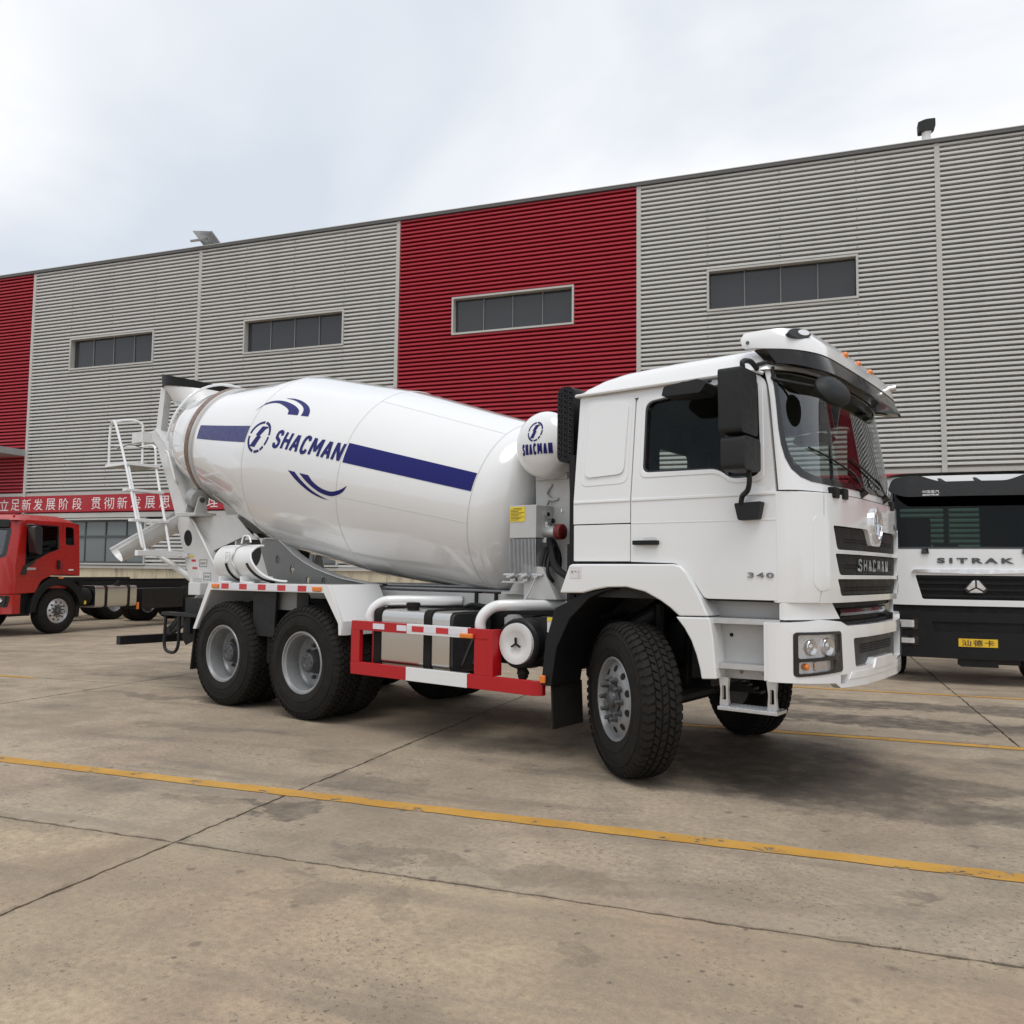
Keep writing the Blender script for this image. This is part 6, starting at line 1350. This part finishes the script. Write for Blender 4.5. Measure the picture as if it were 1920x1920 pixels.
for pts in ([(-.01, -.005), (-.01, .085), (-.04, .08), (-.12, -.025), (-.09, -.05)], [(.01, -.005), (.09, -.05), (.12, -.025), (.04, .08), (.01, .085)], [(0, -.022), (-.075, -.065), (-.08, -.08), (.08, -.08), (.075, -.065)]):
    MB().plate(pts, ef, .002, .012).build('emblem_facet', 'chrome', e1, bevel=.003)
MB().plate([(-1.15, .96), (1.15, .96), (1.15, 1.075), (-1.15, 1.075)], SFR, -.15, -.08, cu=cu).build('gap_panel', 'interior', SW, smooth=50)
bm_ = MB().plate([(-1.158, .36), (1.158, .36), (1.158, .985), (-1.158, .985)], SFR, -.10, .05, holes=[rpoly([(-.52, .72), (.62, .72), (.66, .86), (-.56, .86)], .03)], cu=cu).build('bumper', 'black_plastic', SW, bevel=.015, smooth=50)
MB().plate([(-.58, .70), (.68, .70), (.68, .88), (-.58, .88)], SFR, -.09, -.03, cu=cu).build('bumper_recess', 'chassis_black', bm_, smooth=50)
MB().box(-.35, -.02, -.2, .25, .25, .37).build('lower_skirt', 'chassis_black', SW); MB().box(-.5, -.05, .25, .52, .29, .40).build('lower_skirt', 'chassis_black', SW)
np_ = MB().plate([(-.238, .527), (.238, .527), (.238, .637), (-.238, .637)], SFR, .05, .057, cu=cu).build('number_plate', 'plate_yellow', SW, bevel=.002, label='yellow front plate with black characters')
mb = MB()
for k, chh in enumerate('汕德卡'): lettering(mb, chh, lambda a, b, c, k=k: SFR(-.20 + .14 * k + .115 * a, .540 + .085 * b, .059), bold=.012)
mb.build('plate_text', 'ink', np_, smooth=0, recalc=False)
for s in (-1, 1):
    for z0, z1, m in ((.77, .87, 'lamp_reflector'), (.55, .62, 'lamp_reflector')):
        hl = MB().plate(rpoly([(s * 1.10, z0 - .03), (s * .74, z0 - .03), (s * .72, z1 + .03), (s * 1.12, z1 + .03)], .02), SFR, 0, .06, cu=cu).build('headlamp', 'gloss_black', SW, smooth=50)
        MB().plate(rpoly([(s * 1.08, z0), (s * .78, z0), (s * .78, z1), (s * 1.09, z1)], .015), SFR, .06, .068, cu=cu).build('reflector', m, hl, bevel=.006, smooth=50)
    MB().plate([(-.40, 1.08), (-2.0, 1.08), (-2.0, 2.92), (-.72, 2.92), (-.42, 1.9)], lambda x, z, w, s=s: Vector((x, s * (1.155 - .05 * max(0, z - 1.9) + w), z)), -.05, 0, holes=[rpoly([(-.62, 1.95), (-1.35, 1.95), (-1.35, 2.55), (-.80, 2.58)], .05)]).build('cab_side', 'white_paint', SW)
    MB().plate(rpoly([(-.62, 1.95), (-1.35, 1.95), (-1.35, 2.55), (-.80, 2.58)], .05), lambda x, z, w, s=s: Vector((x, s * (1.10 + w), z)), 0, .01).build('door_glass', 'green_glass', SW)
    MB().plate(rpoly([(s * 1.20, 1.95), (s * 1.38, 1.95), (s * 1.38, 2.5), (s * 1.20, 2.5)], .04), lambda a, b, c: Vector((c, a, b)), -.42, -.28).build('mirror', 'mirror_plastic', SW, bevel=.03)
    MB().tube([(-.4, s * 1.1, 2.45), (-.35, s * 1.25, 2.45)], .02).build('mirror_arm', 'mirror_plastic', SW)
    w_ = wheel(SW, (-1.30, s * .94, .52), (0, 0, math.pi if s > 0 else 0), 'f', False); w_.scale = (.93, .93, .93)
    MB().box(-3.9, -2.1, s * .42 - .04, s * .42 + .04, .8, 1.1).build('frame_rail', 'chassis_black', SW)
for y in (-.62, .62): MB().plate(rpoly([(y - .05, 1.80), (y + .05, 1.80), (y + .04, 1.875), (y - .04, 1.875)], .01), SFR, 0, .03).build('wiper_mount', 'gloss_black', SW)
mb = MB(); mb.box(-2.0, -1.94, -1.1, 1.1, 1.08, 1.95); mb.box(-2.0, -1.94, -1.1, 1.1, 2.60, 2.9); mb.box(-2.0, -1.94, -1.1, -.75, 1.95, 2.6); mb.box(-2.0, -1.94, .4, 1.1, 1.95, 2.6); mb.box(-2.0, -.3, -1.1, 1.1, 1.0, 1.08); mb.build('cab_back', 'interior', SW)
mb = MB(); mb.grid(lambda a, b: Vector((-2.02 + 1.75 * a, -1.1 + 2.2 * b, 2.91 + .06 * max(0, 1 - abs(2 * b - 1) ** 6) ** .5)), 6, 20); mb.build('roof', 'white_paint', SW, smooth=60)
mb = MB(); mb.box(-.55, -.15, -1.05, 1.05, 1.5, 1.9); mb.build('dashboard', 'interior', SW, bevel=.05)
bx('permit_card', 'label_white', SW, -.155, -.15, -.50, -.18, 1.89, 1.94, bevel=0)
mb = MB()
for y in (-.6, .6): mb.box(-1.7, -1.1, y - .25, y + .25, 1.3, 1.75); mb.box(-1.75, -1.55, y - .25, y + .25, 1.75, 2.4)
mb.build('seat', 'seat_cloth', SW, bevel=.04)
mb = MB()
for xa in (-4.4, -5.75):
    for s in (-1, 1):
        for yy in (1.0, .68): 
            w_ = wheel(SW, (xa, s * yy, .52), (0, 0, math.pi if (yy > .9) == (s > 0) else 0), 'r', False); w_.scale = (.93,) * 3
mb.box(-6.8, -3.9, .38, .46, .8, 1.1); mb.box(-6.8, -3.9, -.46, -.38, .8, 1.1); mb.box(-1.5, -.4, -.5, .5, .6, 1.0); mb.build('chassis_frame', 'chassis_black', SW)
